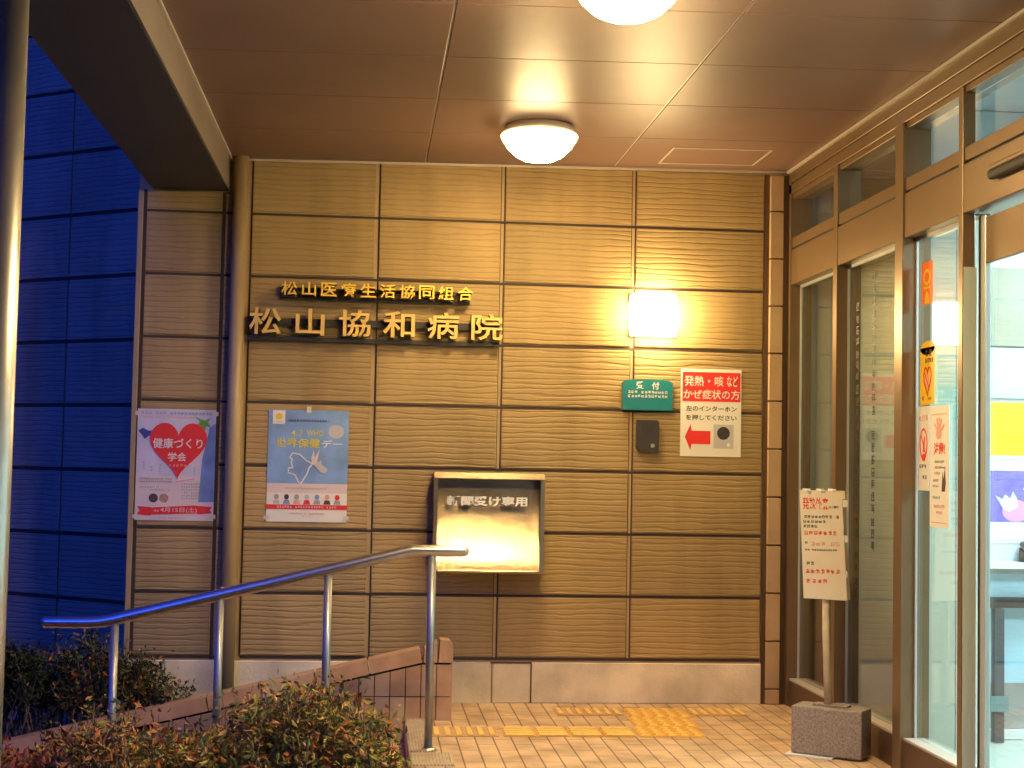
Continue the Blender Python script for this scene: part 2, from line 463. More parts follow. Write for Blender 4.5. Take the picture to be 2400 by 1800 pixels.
class Surf:
    """a flat place to print on: origin, right, up; u to the right, v up, metres"""
    T = 0.0009
    def __init__(s, mb, o, r, u):
        s.mb = mb; s.o = Vector(o); s.r = Vector(r).normalized(); s.u = Vector(u).normalized(); s.n = s.r.cross(s.u)
    def p(s, u, v, n=0.0): return s.o + s.r * u + s.u * v + s.n * n
    def poly(s, pts, layer=1, mi=0):
        n0 = (layer - 1) * s.T + 0.0001
        s.mb.prism([s.p(a, b, n0) for a, b in pts], s.n * (s.T - 0.0002), mi)
    def rect(s, u0, v0, u1, v1, layer=1, mi=0): s.poly([(u0, v0), (u1, v0), (u1, v1), (u0, v1)], layer, mi)
    def disc(s, cu, cv, ru, rv, layer=1, mi=0, seg=24):
        s.poly([(cu + ru * math.cos(2 * math.pi * k / seg), cv + rv * math.sin(2 * math.pi * k / seg)) for k in range(seg)], layer, mi)
    def ring(s, cu, cv, ru, rv, w, layer=1, mi=0, seg=24):
        for k in range(seg):
            a = 2 * math.pi * k / seg; b = 2 * math.pi * (k + 1) / seg
            s.poly([(cu + ru * math.cos(a), cv + rv * math.sin(a)), (cu + ru * math.cos(b), cv + rv * math.sin(b)),
                    (cu + (ru - w) * math.cos(b), cv + (rv - w) * math.sin(b)), (cu + (ru - w) * math.cos(a), cv + (rv - w) * math.sin(a))], layer, mi)
    def line(s, pts, w, layer=1, mi=0):
        for (a, b), (c, d) in zip(pts, pts[1:]):
            dx, dy = c - a, d - b; L = math.hypot(dx, dy) or 1
            nx, ny = -dy / L * w / 2, dx / L * w / 2
            ex, ey = dx / L * w * 0.25, dy / L * w * 0.25
            s.poly([(a + nx - ex, b + ny - ey), (a - nx - ex, b - ny - ey), (c - nx + ex, d - ny + ey), (c + nx + ex, d + ny + ey)], layer, mi)
    def text(s, body, u0, v0, u1, v1, layer=2, mi=0, bold=0.0, keep=False):
        vs, fs = glyphs(body, 0.0, bold)
        xs = [v.x for v in vs]; ys = [v.y for v in vs]
        ax, bx, ay, by = min(xs), max(xs), min(ys), max(ys)
        sx = (u1 - u0) / max(bx - ax, 1e-6); sy = (v1 - v0) / max(by - ay, 1e-6)
        s.mb.raw([s.p(u0 + (v.x - ax) * sx, v0 + (v.y - ay) * sy, layer * s.T) for v in vs], fs, mi)
    def small(s, u0, u1, v, h, layer=2, mi=0, rows=1, gap=1.5, vertical=False, fill=1.0):
        """lines of writing too small to read: strokes of unreadable characters"""
        for r in range(rows):
            vv = v - r * h * gap
            n = max(1, int((u1 - u0) / (h * 1.12)))
            n = int(n * (fill if r == rows - 1 else 1.0))
            for k in range(n):
                if rnd.random() < 0.06: continue
                a = u0 + (u1 - u0) * k / max(1, int((u1 - u0) / (h * 1.12)))
                s.mark(a, vv, h, layer, mi)
    def mark(s, a, b, h, layer, mi):
        t = h * 0.13
        for f in rnd.sample((0.08, 0.34, 0.60, 0.84), 3):
            l = rnd.uniform(0.0, 0.25) * h
            s.rect(a + l, b + f * h, a + h * rnd.uniform(0.75, 0.96), b + f * h + t, layer, mi)
        for f in rnd.sample((0.1, 0.42, 0.76), 2):
            l = rnd.uniform(0.0, 0.3) * h
            s.rect(a + f * h, b + l, a + f * h + t, b + h * rnd.uniform(0.75, 0.97), layer + 1, mi)

XR, ZU = (1, 0, 0), (0, 0, 1)

# ================================================================== SETTING
g = MB(); g.box(-60, 60, -60, 60, -0.60, -0.45); struct(g.build('ground', 'asphalt'))

# added dark ring, out of view, keeps low sky out of reflections
g = MB(); hv = []; hf = []; hr_ = random.Random(4)
for k in range(72):
    a = 2 * math.pi * k / 72; h_ = 9 + 7 * hr_.random()
    hv += [(34 * math.cos(a), 34 * math.sin(a), -0.46), (44 * math.cos(a), 44 * math.sin(a), h_ * 0.72), (58 * math.cos(a), 58 * math.sin(a), h_ * 1.2)]
for k in range(72):
    i, j = 3 * k, 3 * ((k + 1) % 72)
    hf += [(i, j, j + 1, i + 1), (i + 1, j + 1, j + 2, i + 2)]
g.raw(hv, hf, smooth=True); struct(g.build('sky_block_ring', 'leaf_k'))
# porch slab
g = MB(); g.box(-0.49, 1.62, -7.0, 0.0, -0.44, 0.0); struct(g.build('porch_floor', 'floor'))
# steps that go down to the left along the tiled wall
g = MB()
for i in range(4):
    x1 = -0.49 - 0.43 * i - 0.001; x0 = x1 - 0.43 + 0.001
    g.box(x0 if i < 3 else -4.5, x1, -1.52, -0.56, -0.445, -0.105 * (i + 1) + (0.0 if i < 3 else 0.0), bev=0.004, seg=1)
struct(g.build('entrance_steps', 'floor'))
# soil of the two planting beds
g = MB(); g.box(-6, -0.56, -5.5, -1.53, -0.44, -0.33); g.box(-6, -0.30, -0.42, -0.004, -0.44, -0.25)
struct(g.build('planting_soil', 'soil'))

# grooved anti-slip strip at the head of the steps
g = MB(); g.box(-0.487, -0.375, -1.36, -0.50, 0.001, 0.005)
for k in range(8):
    x = -0.482 + k * 0.0133; g.box(x, x + 0.008, -1.36, -0.50, 0.0052, 0.010)
tag(g.build('anti_slip_strip', 'nosing'), 'grooved pale anti-slip strip along the porch edge at the head of the steps', 'floor strip')
g = MB(); g.box(-0.487, -0.30, -1.66, -1.40, 0.001, 0.005)
for k in range(12):
    x = -0.482 + k * 0.0150; g.box(x, x + 0.009, -1.66, -1.40, 0.0052, 0.010)
tag(g.build('anti_slip_strip', 'nosing'), 'short grooved grey anti-slip strip nearest the viewer, in front of the handrail foot', 'floor strip')

# ================================================================== MAIN SIDING WALL
ZB, RH = 0.238, 0.34
COLX = [-1.3674, -0.6874, 0.0, 0.7298, 1.4702]
wall = thing('siding_wall', 'beige siding wall of large grooved panels facing the viewer under the canopy', 'wall', (0.1, 0.0, 0.0))
b = MB(); b.box(-1.40, 1.66, 0.012, 0.20, -0.44, 3.20); b.box(-1.9615, -1.4005, 0.016, 0.20, 2.7315, 3.20); b.build('backing', 'caulk', wall)
b = MB()
for ci in range(4):
    x0 = COLX[ci] + (0.016 if ci else 0.010); x1 = COLX[ci + 1] - (0.011 if ci < 3 else 0.004)
    for k in range(9):
        z0 = ZB + RH * k + 0.010; z1 = min(ZB + RH * (k + 1) - 0.010, 2.932)
        if z1 - z0 < 0.05: continue
        b.box(x0, x1, 0.0, 0.011, z0, z1, rnd.randrange(3), bev=0.0025, seg=1)
b.build('siding_panels', SID, wall)
b = MB()                                  # dark recessed horizontal joints
for k in range(0, 9):
    z = ZB + RH * k; b.box(-1.36, 1.468, 0.0085, 0.0118, z - 0.010, z + 0.004)
for ci in range(4):
    x = COLX[ci]
    b.box(x + (0.0085 if ci else 0.001), x + (0.0155 if ci else 0.0095), 0.0095, 0.0118, 0.242, 2.93)
    if ci > 1: b.box(x - 0.0105, x - 0.0065, 0.0095, 0.0118, 0.242, 2.93)
b.build('joint_shadow_gaps', 'grout', wall)
b = MB()
for x0, x1, z0 in ((-1.40, -0.262, -0.30), (-0.256, -0.014, -0.30), (-0.008, 0.2, 0.0), (0.204, 1.476, 0.0)):
    b.box(x0, x1, -0.006, 0.0105, z0, 0.218, bev=0.004, seg=1)
b.build('concrete_plinth', 'concrete', wall)
b = MB()
b.box(-0.02, 0.205, -0.009, -0.0065, 0.212, 0.222); b.box(0.199, 0.206, -0.009, -0.0065, 0.0, 0.212)
b.build('cable_strip', 'bronze_dark', wall)
# narrow tiled strip in the corner by the entrance
b = MB()
z = 0.0; k = 0
zs = [0.0, 0.085, 0.345, 0.607, 0.87, 1.135, 1.40, 1.665, 1.93, 2.195, 2.46, 2.725, 2.93]
for a, c in zip(zs, zs[1:]):
    b.box(1.497, 1.572, -0.030, 0.0105, a + 0.004, c - 0.004, bev=0.003, seg=1)
b.build('corner_tile_strip', 'cornertile', wall)
b = MB(); b.box(1.4735, 1.498, -0.006, 0.0105, 0.0, 2.932); b.box(1.571, 1.602, -0.012, 0.0105, 0.0, 2.932)
b.build('corner_joint', 'bronze_dark', wall)

# pilaster at the left end, same siding
pil = thing('siding_pilaster', 'narrow siding pilaster left of the downpipe carrying the dark beam', 'wall', (-1.72, 0.0, 0.0))
b = MB(); b.box(-1.962, -1.405, 0.014, 0.95, -0.44, 2.731); b.build('backing', 'caulk', pil)
b = MB()
for k in range(-1, 8):
    z0 = ZB + RH * k + 0.010; z1 = min(ZB + RH * (k + 1) - 0.010, 2.728)
    if k < 0: z0 = 0.235; continue
    b.box(-1.918, -1.520, 0.001, 0.0135, z0, z1, rnd.randrange(3), bev=0.0025, seg=1)
    b.box(-1.500, -1.462, 0.001, 0.0135, z0, z1, bev=0.0025, seg=1)
b.build('siding_panels', SID, pil)
b = MB(); b.box(-1.966, -1.938, -0.004, 0.0135, 0.225, 2.728, bev=0.003, seg=1); b.build('corner_trim', 'pipe', pil)
b = MB(); b.box(-1.9375, -1.919, 0.006, 0.0137, 0.225, 2.728); b.box(-1.519, -1.501, 0.007, 0.0137, 0.225, 2.728)
for k in range(0, 8):
    z = ZB + RH * k; b.box(-1.917, -1.462, 0.009, 0.0138, z - 0.010, z + 0.004)
b.build('joint_shadow_gaps', 'grout', pil)
b = MB(); b.box(-1.960, -1.404, -0.006, 0.0135, -0.44, 0.218, bev=0.004, seg=1); b.build('concrete_plinth', 'concrete', pil)

# neighbouring wing, set back and turned away, lit only by the dusk sky
wing = thing('wing_wall', 'blue dusk-lit grooved siding wall of the wing behind, far left', 'wall', (-2.6, 1.1, 0.0))
dv = Vector((-0.826, 0.563, 0)); nv = Vector((-0.563, -0.826, 0)); wo_ = Vector((-1.85, 0.62, 0))
def wp(v): return wo_ + dv * v.x - nv * v.y + Vector((0, 0, v.z))
b = MB(); b.box(0, 7.0, 0.012, 0.25, -0.44, 5.6, tr=wp); b.build('backing', 'caulk', wing)
b = MB(); h2 = 0.384; zt = 2.744 - 8 * h2
edges = [0.0, 0.83, 1.60, 2.37, 3.14, 3.91, 4.68, 5.45, 6.22, 6.99]
for a, c in zip(edges, edges[1:]):
    for k in range(0, 16):
        z0 = zt + h2 * k + 0.010
        if z0 < -0.42 or z0 > 5.4: continue
        b.box(a + 0.008, c - 0.008, 0.0, 0.0115, z0, z0 + h2 - 0.022, rnd.randrange(3), bev=0.0025, seg=1, tr=wp)
b.build('siding_panels', ['siding_w', 'siding_x', 'siding_w'], wing)
b = MB()
for k in range(0, 16):
    z = zt + h2 * k; b.box(0, 6.99, 0.008, 0.0118, z - 0.013, z + 0.009, tr=wp)
b.build('joint_shadow_gaps', 'grout', wing)

# ================================================================== CANOPY
can = thing('entrance_canopy', 'brown panelled entrance canopy with a dark beam along its left edge', 'canopy', (0.05, -3.0, 2.94))
ZC = 2.935
b = MB()
xs = [-1.485, -0.4305, 0.614, 1.66]
ys = [0.0, -0.055, -0.755, -1.445, -2.14, -2.835, -3.53, -4.225, -4.92, -5.6, -6.3, -7.0, -7.7, -8.4, -9.1, -9.8, -10.5]  # rows past the camera added to keep blue sky off the porch
for xa, xb in zip(xs, xs[1:]):
    for ya, yb in zip(ys[1:], ys[2:]):
        b.box(xa + 0.0045, xb - 0.0045, yb + 0.0025, ya - 0.0025, ZC, ZC + 0.012, bev=0.0015, seg=1)
    b.box(xa + 0.0045, xb - 0.0045, ys[1] + 0.0025, -0.003, ZC, ZC + 0.012)
b.build('ceiling_boards', 'ceiling', can)
b = MB(); b.box(-1.49, 1.66, -10.5, 0.0, ZC + 0.0125, ZC + 0.30); b.build('roof_slab', 'beam', can)
b = MB()
for x in xs[1:3]: b.box(x - 0.003, x + 0.003, -10.5, -0.006, ZC + 0.004, ZC + 0.0122)
b.build('joint_strip', 'trim', can)
b = MB(); b.box(-1.898, -1.4905, -10.9, -0.002, 2.7335, 3.235, bev=0.004, seg=1); b.build('side_beam', 'beam', can)
b = MB(); b.box(-1.4900, -1.4835, -10.9, -0.003, 2.734, 2.918); b.build('beam_fascia', 'fascia', can)
b = MB(); b.box(-1.4830, -1.470, -10.5, -0.003, 2.922, 2.9345); b.build('edge_trim', 'trim', can)
b = MB(); b.box(-1.4899, 1.66, -10.9, -10.51, 2.7335, 3.235, bev=0.004, seg=1); b.build('added_front_beam', 'beam', can)  # added out of view to cut the sky light
b = MB(); b.box(-1.40, 1.60, -0.012, -0.0005, 2.924, 2.9345); b.build('wall_trim', 'trim', can)
b = MB()
hx0, hx1, hy0, hy1 = 0.83, 1.36, -0.56, -0.16
for x0, x1, y0, y1 in ((hx0, hx1, hy0, hy0 + 0.010), (hx0, hx1, hy1 - 0.010, hy1), (hx0, hx0 + 0.010, hy0 + 0.0105, hy1 - 0.0105), (hx1 - 0.010, hx1, hy0 + 0.0105, hy1 - 0.0105)):
    b.box(x0, x1, y0, y1, ZC - 0.004, ZC - 0.0005)
b.build('access_hatch', 'trim', can)

# the ceiling falls a little to the left, towards the beam
for ch in can.children:
    if ch.name.split('.')[0] in ('ceiling_boards', 'roof_slab', 'joint_strip', 'edge_trim', 'wall_trim', 'access_hatch'):
        for v in ch.data.vertices: v.co.z += 0.0150 * (v.co.x + 0.05 - 0.15)
# ceiling lamps
def ceiling_lamp(x, y, label, glass='dome'):
    t = thing('ceiling_lamp', label, 'ceiling lamp', (x, y, ZC), 'dome lamps on the canopy ceiling')
    b = MB()
    b.lathe([(0.0, -0.001), (0.160, -0.001), (0.168, -0.006), (0.176, -0.034), (0.172, -0.040), (0.150, -0.040), (0.0, -0.038)], (x, y, ZC), 40)
    b.build('lamp_rim', 'trim', t)
    b = MB()
    b.lathe([(0.158, -0.0405), (0.186, -0.044), (0.190, -0.052), (0.180, -0.074), (0.152, -0.112), (0.115, -0.146), (0.078, -0.164), (0.038, -0.172), (0.0, -0.174)], (x, y, ZC), 28)
    b.build('glass_dome', glass, t)
ceiling_lamp(0.088, -0.95, 'small-looking lit white dome lamp hanging from the ceiling nearest the siding wall')
ceiling_lamp(0.112, -3.27, 'large glowing dome lamp at the top edge, cut off by the frame', 'dome_near')

# wall lamp
wl_ = thing('wall_lamp', 'lit barrel-shaped white wall lamp right of the gilt lettering', 'wall lamp', (0.845, 0.0, 2.12))
b = MB(); b.box(0.708, 0.977, -0.022, -0.0005, 2.004, 2.239, bev=0.006); b.build('back_plate', 'trim', wl_)
b = MB()
nseg, rows = 14, 9
V = []
for j in range(rows + 1):
    z = 2.006 + (2.237 - 2.006) * j / rows
    e = abs(2 * j / rows - 1)
    dpt = 0.135 * (1 - 0.40 * e ** 3)
    hw = 0.137 * (1 - 0.10 * e ** 3)
    for i in range(nseg + 1):
        a = math.pi * i / nseg
        V.append((0.8425 - hw * math.cos(a), -0.0225 - dpt * math.sin(a) ** 0.7, z))
F = []
for j in range(rows):
    for i in range(nseg):
        p = j * (nseg + 1) + i; F.append((p, p + 1, p + nseg + 2, p + nseg + 1))
F.append(tuple(range(nseg + 1))); F.append(tuple(rows * (nseg + 1) + i for i in range(nseg + 1)))
b.raw(V, F, smooth=True); b.build('lamp_glass', 'sconce', wl_)

# ================================================================== DOWNPIPE
dp = thing('downpipe', 'beige round rainwater downpipe between pilaster and siding wall', 'downpipe', (-1.425, -0.055, -0.35))
b = MB(); b.tube([(-1.420, -0.052, -0.35), (-1.420, -0.052, 2.93)], 0.040, 24); b.build('pipe', 'pipe', dp)
for z in (0.60,):
    b = MB(); b.box(-1.4615, -1.3785, -0.094, -0.010, z, z + 0.014, bev=0.003, seg=1); b.build('bracket', 'pipe', dp)

# stainless column at the far left
col = thing('steel_column', 'shiny stainless steel column cut by the left edge, nearest the viewer', 'column', (-1.692, -4.0, -0.44))
b = MB(); b.tube([(-1.692, -4.0, -0.44), (-1.692, -4.0, 2.732)], 0.056, 40); b.build('shaft', 'column_steel', col)
b = MB(); b.lathe([(0.056, -0.33), (0.10, -0.33), (0.10, -0.318), (0.062, -0.305), (0.0565, -0.305)], (-1.692, -4.0, 0), 32); b.build('base_flange', 'steel', col)

# ================================================================== GILT LETTERING
def lettering(name, body, x0, x1, z0, z1, cw, label, mi):
    t = thing(name, label, 'sign lettering', ((x0 + x1) / 2, -0.02, (z0 + z1) / 2))
    n = len(body); pitch = ((x1 - x0) - cw) / (n - 1)
    for i, ch in enumerate(body):
        vs, fs = glyphs(ch, 0.05, 0.018 if n > 6 else 0.015)
        xa = min(v.x for v in vs); xb = max(v.x for v in vs); ya = min(v.y for v in vs); yb = max(v.y for v in vs)
        ox = x0 + pitch * i; w = cw * (0.90 if (xb - xa) < 0.86 else 1.0)
        # em box kept: glyph centred in its cell
        b = MB()
        hh = (z1 - z0)
        P = [Vector((ox + (cw - w) / 2 + (v.x - xa) / (xb - xa) * w, -0.062 - v.z * 0.62, z0 + (v.y - ya) / (yb - ya) * hh)) for v in vs]
        for f in fs:
            pass
        bv = [b.bm.verts.new(p) for p in P]
        for f in fs:
            try: fc = b.bm.faces.new([bv[k] for k in f])
            except ValueError: continue
            fc.normal_update()
            fc.material_index = 0 if abs(fc.normal.y) > 0.7 else 1
        for dx, dz in ((0.3, 0.5), (0.7, 0.5)):     # stand-off studs
            b.box(ox + cw * dx - 0.004, ox + cw * dx + 0.004, -0.034, -0.0005, z0 + hh * dz - 0.004, z0 + hh * dz + 0.004, 1)
        b.build('letter', [mi, 'gold_side'], t)
    # dark rail behind the row, and a lower strip standing in for cast shadow
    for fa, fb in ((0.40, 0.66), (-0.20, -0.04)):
        b = MB(); b.box(x0 - 0.012, x1 - 0.012, -0.0305, -0.012, z0 + hh * fa, z0 + hh * fb); b.build('rail_and_shadow_strip', 'gold_side', t)
    return t
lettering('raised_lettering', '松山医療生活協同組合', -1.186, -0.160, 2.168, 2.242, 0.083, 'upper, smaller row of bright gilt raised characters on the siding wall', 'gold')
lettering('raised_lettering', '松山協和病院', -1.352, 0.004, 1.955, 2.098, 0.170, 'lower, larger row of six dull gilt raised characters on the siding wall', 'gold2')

# ================================================================== POSTERS AND NOTICES ON THE WALL
# heart poster on the pilaster
b = MB(); mats = ['lilac', 'red', 'paper', 'midblue', 'green', 'navy', 'skin', 'brown', 'palepink', 'grey', 'salmon', 'pink']
s = Surf(b, (-1.930, -0.004, 0.955), XR, ZU); PW, PH = 0.412, 0.592
s.rect(0, 0, PW, PH, 1, 0)
s.rect(0.0, 0.0, PW, 0.235, 2, 8)
s.poly([(0.33, 0.10), (PW, 0.10), (PW, 0.52), (0.38, 0.50), (0.345, 0.33)], 3, 3)
s.small(0.02, 0.395, 0.562, 0.016, 3, 9); s.small(0.03, 0.30, 0.543, 0.009, 3, 10)
s.poly([(0.30, 0.555), (0.325, 0.53), (0.31, 0.49), (0.335, 0.505), (0.355, 0.475), (0.36, 0.505), (0.385, 0.50), (0.37, 0.525), (0.385, 0.55), (0.35, 0.535)], 5, 4)
s.poly([(0.005, 0.475), (0.03, 0.49), (0.06, 0.475), (0.085, 0.478), (0.085, 0.45), (0.06, 0.447), (0.04, 0.43), (0.03, 0.447)], 4, 5)
heart = []
for k in range(48):
    a = 2 * math.pi * k / 48
    heart.append((0.218 + 0.150 * math.sin(a) ** 3, 0.395 + 0.0104 * (13 * math.cos(a) - 5 * math.cos(2 * a) - 2 * math.cos(3 * a) - math.cos(4 * a))))
s.poly(heart, 6, 1)
s.text('健康づくり', 0.085, 0.383, 0.345, 0.438, 8, 2, 0.012)
s.text('学会', 0.165, 0.315, 0.262, 0.362, 8, 2, 0.012)
s.small(0.17, 0.27, 0.285, 0.016, 8, 10)
for x, z in ((0.035, 0.30), (0.075, 0.275), (0.12, 0.285), (0.30, 0.275)):
    for q in range(3): s.small(x, x + 0.016, z - q * 0.016, 0.012, 4, 9)
s.small(0.02, 0.19, 0.215, 0.010, 4, 9, rows=2); s.line([(0.21, 0.205), (0.305, 0.222)], 0.007, 4, 11)
s.small(0.02, 0.13, 0.172, 0.008, 4, 9); s.small(0.075, 0.18, 0.155, 0.010, 4, 9)
s.small(0.24, 0.34, 0.19, 0.010, 4, 9, rows=6, gap=1.55)
s.disc(0.095, 0.118, 0.024, 0.024, 4, 7); s.disc(0.150, 0.118, 0.024, 0.024, 4, 6)
s.poly([(0.012, 0.030), (0.085, 0.024), (0.085, 0.030), (0.33, 0.040), (0.33, 0.034), (0.405, 0.042), (0.392, 0.058), (0.405, 0.075), (0.31, 0.082), (0.085, 0.068), (0.085, 0.070), (0.012, 0.074), (0.026, 0.052)], 5, 1)
s.small(0.085, 0.13, 0.044, 0.012, 6, 8); s.text('4月15日(土)', 0.135, 0.040, 0.325, 0.070, 7, 8, 0.008)
s.small(0.12, 0.26, 0.010, 0.008, 4, 9)
s.rect(-0.012, PH - 0.035, 0.022, PH - 0.014, 9, 12); s.rect(PW - 0.024, PH - 0.032, PW + 0.012, PH - 0.010, 9, 12); s.rect(-0.010, 0.010, 0.020, 0.030, 9, 12); s.rect(PW - 0.020, 0.012, PW + 0.012, 0.034, 9, 12)
mats.append('tape')
tag(b.build('poster', mats, loc=(-1.73, -0.004, 0.955)), 'pale lilac poster with a big red heart taped to the pilaster', 'poster')

# sky-blue poster
b = MB(); mats = ['skyblue', 'paper', 'red', 'navy', 'lemon', 'grey', 'palepink', 'salmon', 'midblue', 'ltgrey', 'white', 'yellow', 'brown']
s = Surf(b, (-1.240, -0.004, 0.958), XR, ZU); PW, PH = 0.428, 0.600
s.rect(0, 0, PW, PH, 1, 0)
s.rect(0, 0, PW, 0.155, 2, 1); s.rect(0, 0.155, PW, 0.205, 2, 6)
s.disc(0.362, 0.487, 0.042, 0.036, 2, 9)
s.rect(0.022, 0.522, 0.088, 0.596, 3, 1); s.disc(0.055, 0.565, 0.018, 0.016, 4, 11); s.disc(0.055, 0.560, 0.009, 0.010, 5, 4); s.small(0.035, 0.076, 0.532, 0.008, 4, 11)
s.text('WHO', 0.205, 0.462, 0.295, 0.493, 4, 4, 0.006)
s.text('4.7', 0.122, 0.462, 0.185, 0.491, 4, 4, 0.004)
s.small(0.105, 0.315, 0.537, 0.013, 3, 3); s.small(0.33, 0.38, 0.537, 0.012, 3, 9)
s.text('世界保健', 0.042, 0.398, 0.275, 0.447, 4, 4, 0.014); s.text('デー', 0.288, 0.400, 0.395, 0.442, 4, 10, 0.014)
s.line([(0.118, 0.345), (0.132, 0.368), (0.170, 0.362), (0.205, 0.330), (0.240, 0.312), (0.222, 0.290), (0.210, 0.255), (0.180, 0.205), (0.165, 0.215), (0.150, 0.250), (0.130, 0.258), (0.112, 0.262), (0.112, 0.288), (0.135, 0.290), (0.126, 0.315), (0.130, 0.335), (0.118, 0.345)], 0.0075, 3, 10)
s.poly([(0.238, 0.305), (0.232, 0.345), (0.245, 0.385), (0.252, 0.345), (0.276, 0.392), (0.268, 0.345), (0.262, 0.312)], 4, 6)
s.poly([(0.245, 0.308), (0.285, 0.333), (0.290, 0.308), (0.322, 0.285), (0.312, 0.262), (0.285, 0.266), (0.262, 0.288)], 5, 9)
s.small(0.095, 0.32, 0.175, 0.009, 3, 5)
pc = [5, 12, 5, 9, 8, 7, 2]
for k in range(7):
    x = 0.052 + 0.054 * k
    s.disc(x, 0.133, 0.013, 0.015, 4, pc[k], 12); s.poly([(x - 0.019, 0.095), (x + 0.019, 0.095), (x + 0.013, 0.117), (x - 0.013, 0.117)], 4, pc[(k + 3) % 7])
s.rect(-0.004, 0.068, PW + 0.003, 0.092, 5, 2); s.small(0.055, 0.375, 0.074, 0.012, 6, 6)
s.small(0.12, 0.31, 0.040, 0.010, 4, 7); s.small(0.19, 0.25, 0.026, 0.006, 4, 7)
s.rect(PW / 2 - 0.012, PH - 0.014, PW / 2 + 0.012, PH + 0.020, 9, 13); s.rect(-0.012, 0.012, 0.020, 0.032, 9, 13); s.rect(PW - 0.020, 0.012, PW + 0.012, 0.034, 9, 13)
mats.append('tape')
tag(b.build('poster', mats, loc=(-1.03, -0.004, 0.958)), 'sky-blue poster with a white bird outline taped left of the steel box', 'poster')

# red and white notice
b = MB(); mats = ['paper', 'red', 'black', 'ltgrey', 'dkgrey', 'white']
s = Surf(b, (1.006, -0.003, 1.352), XR, ZU); PW, PH = 0.342, 0.484
s.rect(0, 0, PW, PH, 1, 0)
s.rect(0.010, 0.304, PW - 0.006, 0.466, 2, 1)
s.text('発熱・咳', 0.020, 0.388, 0.240, 0.446, 3, 0, 0.010)
s.text('など', 0.258, 0.388, 0.322, 0.448, 3, 0, 0.012)
s.text('かぜ症状の方', 0.016, 0.317, 0.332, 0.370, 3, 0, 0.012)
s.text('左のインターホン', 0.030, 0.250, 0.316, 0.280, 2, 2, 0.014)
s.text('を押してください', 0.030, 0.200, 0.316, 0.230, 2, 2, 0.014)
s.poly([(0.026, 0.108), (0.058, 0.177), (0.064, 0.141), (0.170, 0.141), (0.170, 0.068), (0.064, 0.068), (0.058, 0.035)], 2, 1)
s.rect(0.188, 0.045, 0.300, 0.178, 2, 3); s.disc(0.243, 0.130, 0.036, 0.036, 3, 4); s.disc(0.272, 0.066, 0.010, 0.010, 3, 5)
tag(b.build('notice', mats, loc=(1.18, -0.003, 1.352)), 'white notice with a red header and a red arrow pointing left at the intercom', 'notice')

# teal reception plate with arched top
b = MB(); pts = [(0.678, 1.600), (0.957, 1.600), (0.957, 1.752)]
pts += [(0.8175 + 0.1395 * math.cos(a), 1.752 + 0.019 * math.sin(a)) for a in [math.pi * k / 10 for k in range(1, 10)]] + [(0.678, 1.752)]
b.prism([(x, -0.026, z) for x, z in pts], (0, 0.0255, 0), 0)
s = Surf(b, (0.678, -0.0265, 1.600), XR, ZU)
s.text('受', 0.074, 0.116, 0.116, 0.158, 1, 1, 0.02); s.text('付', 0.162, 0.114, 0.203, 0.156, 1, 1, 0.02)
s.small(0.028, 0.252, 0.090, 0.0165, 1, 1, rows=2, gap=1.35)
tag(b.build('reception_plate', ['teal', 'white'], loc=(0.82, 0.0, 1.60)), 'teal plate with arched top and white writing under the wall lamp', 'sign')

# intercom
ic = thing('intercom', 'dark grey door intercom mounted under the teal plate', 'intercom', (0.818, 0.0, 1.38))
b = MB(); b.prism([(0.757, -0.042, 1.397), (0.772, -0.042, 1.376), (0.879, -0.042, 1.376), (0.882, -0.042, 1.46), (0.880, -0.042, 1.535), (0.872, -0.042, 1.545), (0.760, -0.042, 1.545)], (0, 0.0415, 0)); b.build('housing', 'dkgrey', ic)
b = MB()
for k in range(6): b.box(0.785, 0.850, -0.0435, -0.0422, 1.478 + k * 0.008, 1.482 + k * 0.008)
b.build('speaker_grille', 'black', ic)
b = MB(); b.tube([(0.845, -0.0422, 1.405), (0.845, -0.047, 1.405)], 0.011, 16); b.build('call_button', 'grey', ic)

# stainless newspaper box
nb = thing('newspaper_box', 'stainless steel newspaper box with white writing mounted on the siding wall', 'letter box', (-0.06, 0.0, 0.71))
x0, x1, z0, z1, yd = -0.352, 0.238, 0.712, 1.238, -0.185
b = MB()
b.box(x0, x1, yd + 0.013, -0.0008, z1 - 0.006, z1); b.box(x0, x0 + 0.006, yd, -0.0008, z0, z1 - 0.0065); b.box(x1 - 0.006, x1, yd, -0.0008, z0, z1 - 0.0065)
b.box(x0 + 0.0065, x1 - 0.0065, yd, -0.0008, z0, z0 + 0.006)
b.prism([(x0, yd - 0.007, z1 - 0.028), (x0, yd - 0.0005, z1 - 0.028), (x0, yd + 0.012, z1 + 0.002), (x0, yd + 0.006, z1 + 0.002)], (x1 - x0, 0, 0)); b.box(x0, x0 + 0.020, yd - 0.006, yd - 0.0005, z0, z1 - 0.0265); b.box(x1 - 0.022, x1, yd - 0.006, yd - 0.0005, z0, z1 - 0.0265)
b.build('casing', 'brushed', nb)
b = MB(); b.box(x0 + 0.0205, x1 - 0.0225, yd - 0.016, yd - 0.0005, z0 - 0.001, z0 + 0.014, bev=0.004); b.build('bottom_lip', 'brushed', nb)
b = MB()     # back plate, sloping forward to the lip
V = []; F = []
prof = [(-0.086, z1 - 0.008), (-0.087, z1 - 0.11), (-0.093, z1 - 0.18), (-0.106, z1 - 0.26), (-0.126, z1 - 0.35), (-0.152, z1 - 0.44), (-0.174, z0 + 0.03), (-0.183, z0 + 0.014)]
for y, z in prof: V += [(x0 + 0.007, y, z), (x1 - 0.007, y, z)]
for k in range(len(prof) - 1): F.append((2 * k, 2 * k + 1, 2 * k + 3, 2 * k + 2))
b.raw(V, F, smooth=True); b.build('inner_chute', 'brushed', nb)
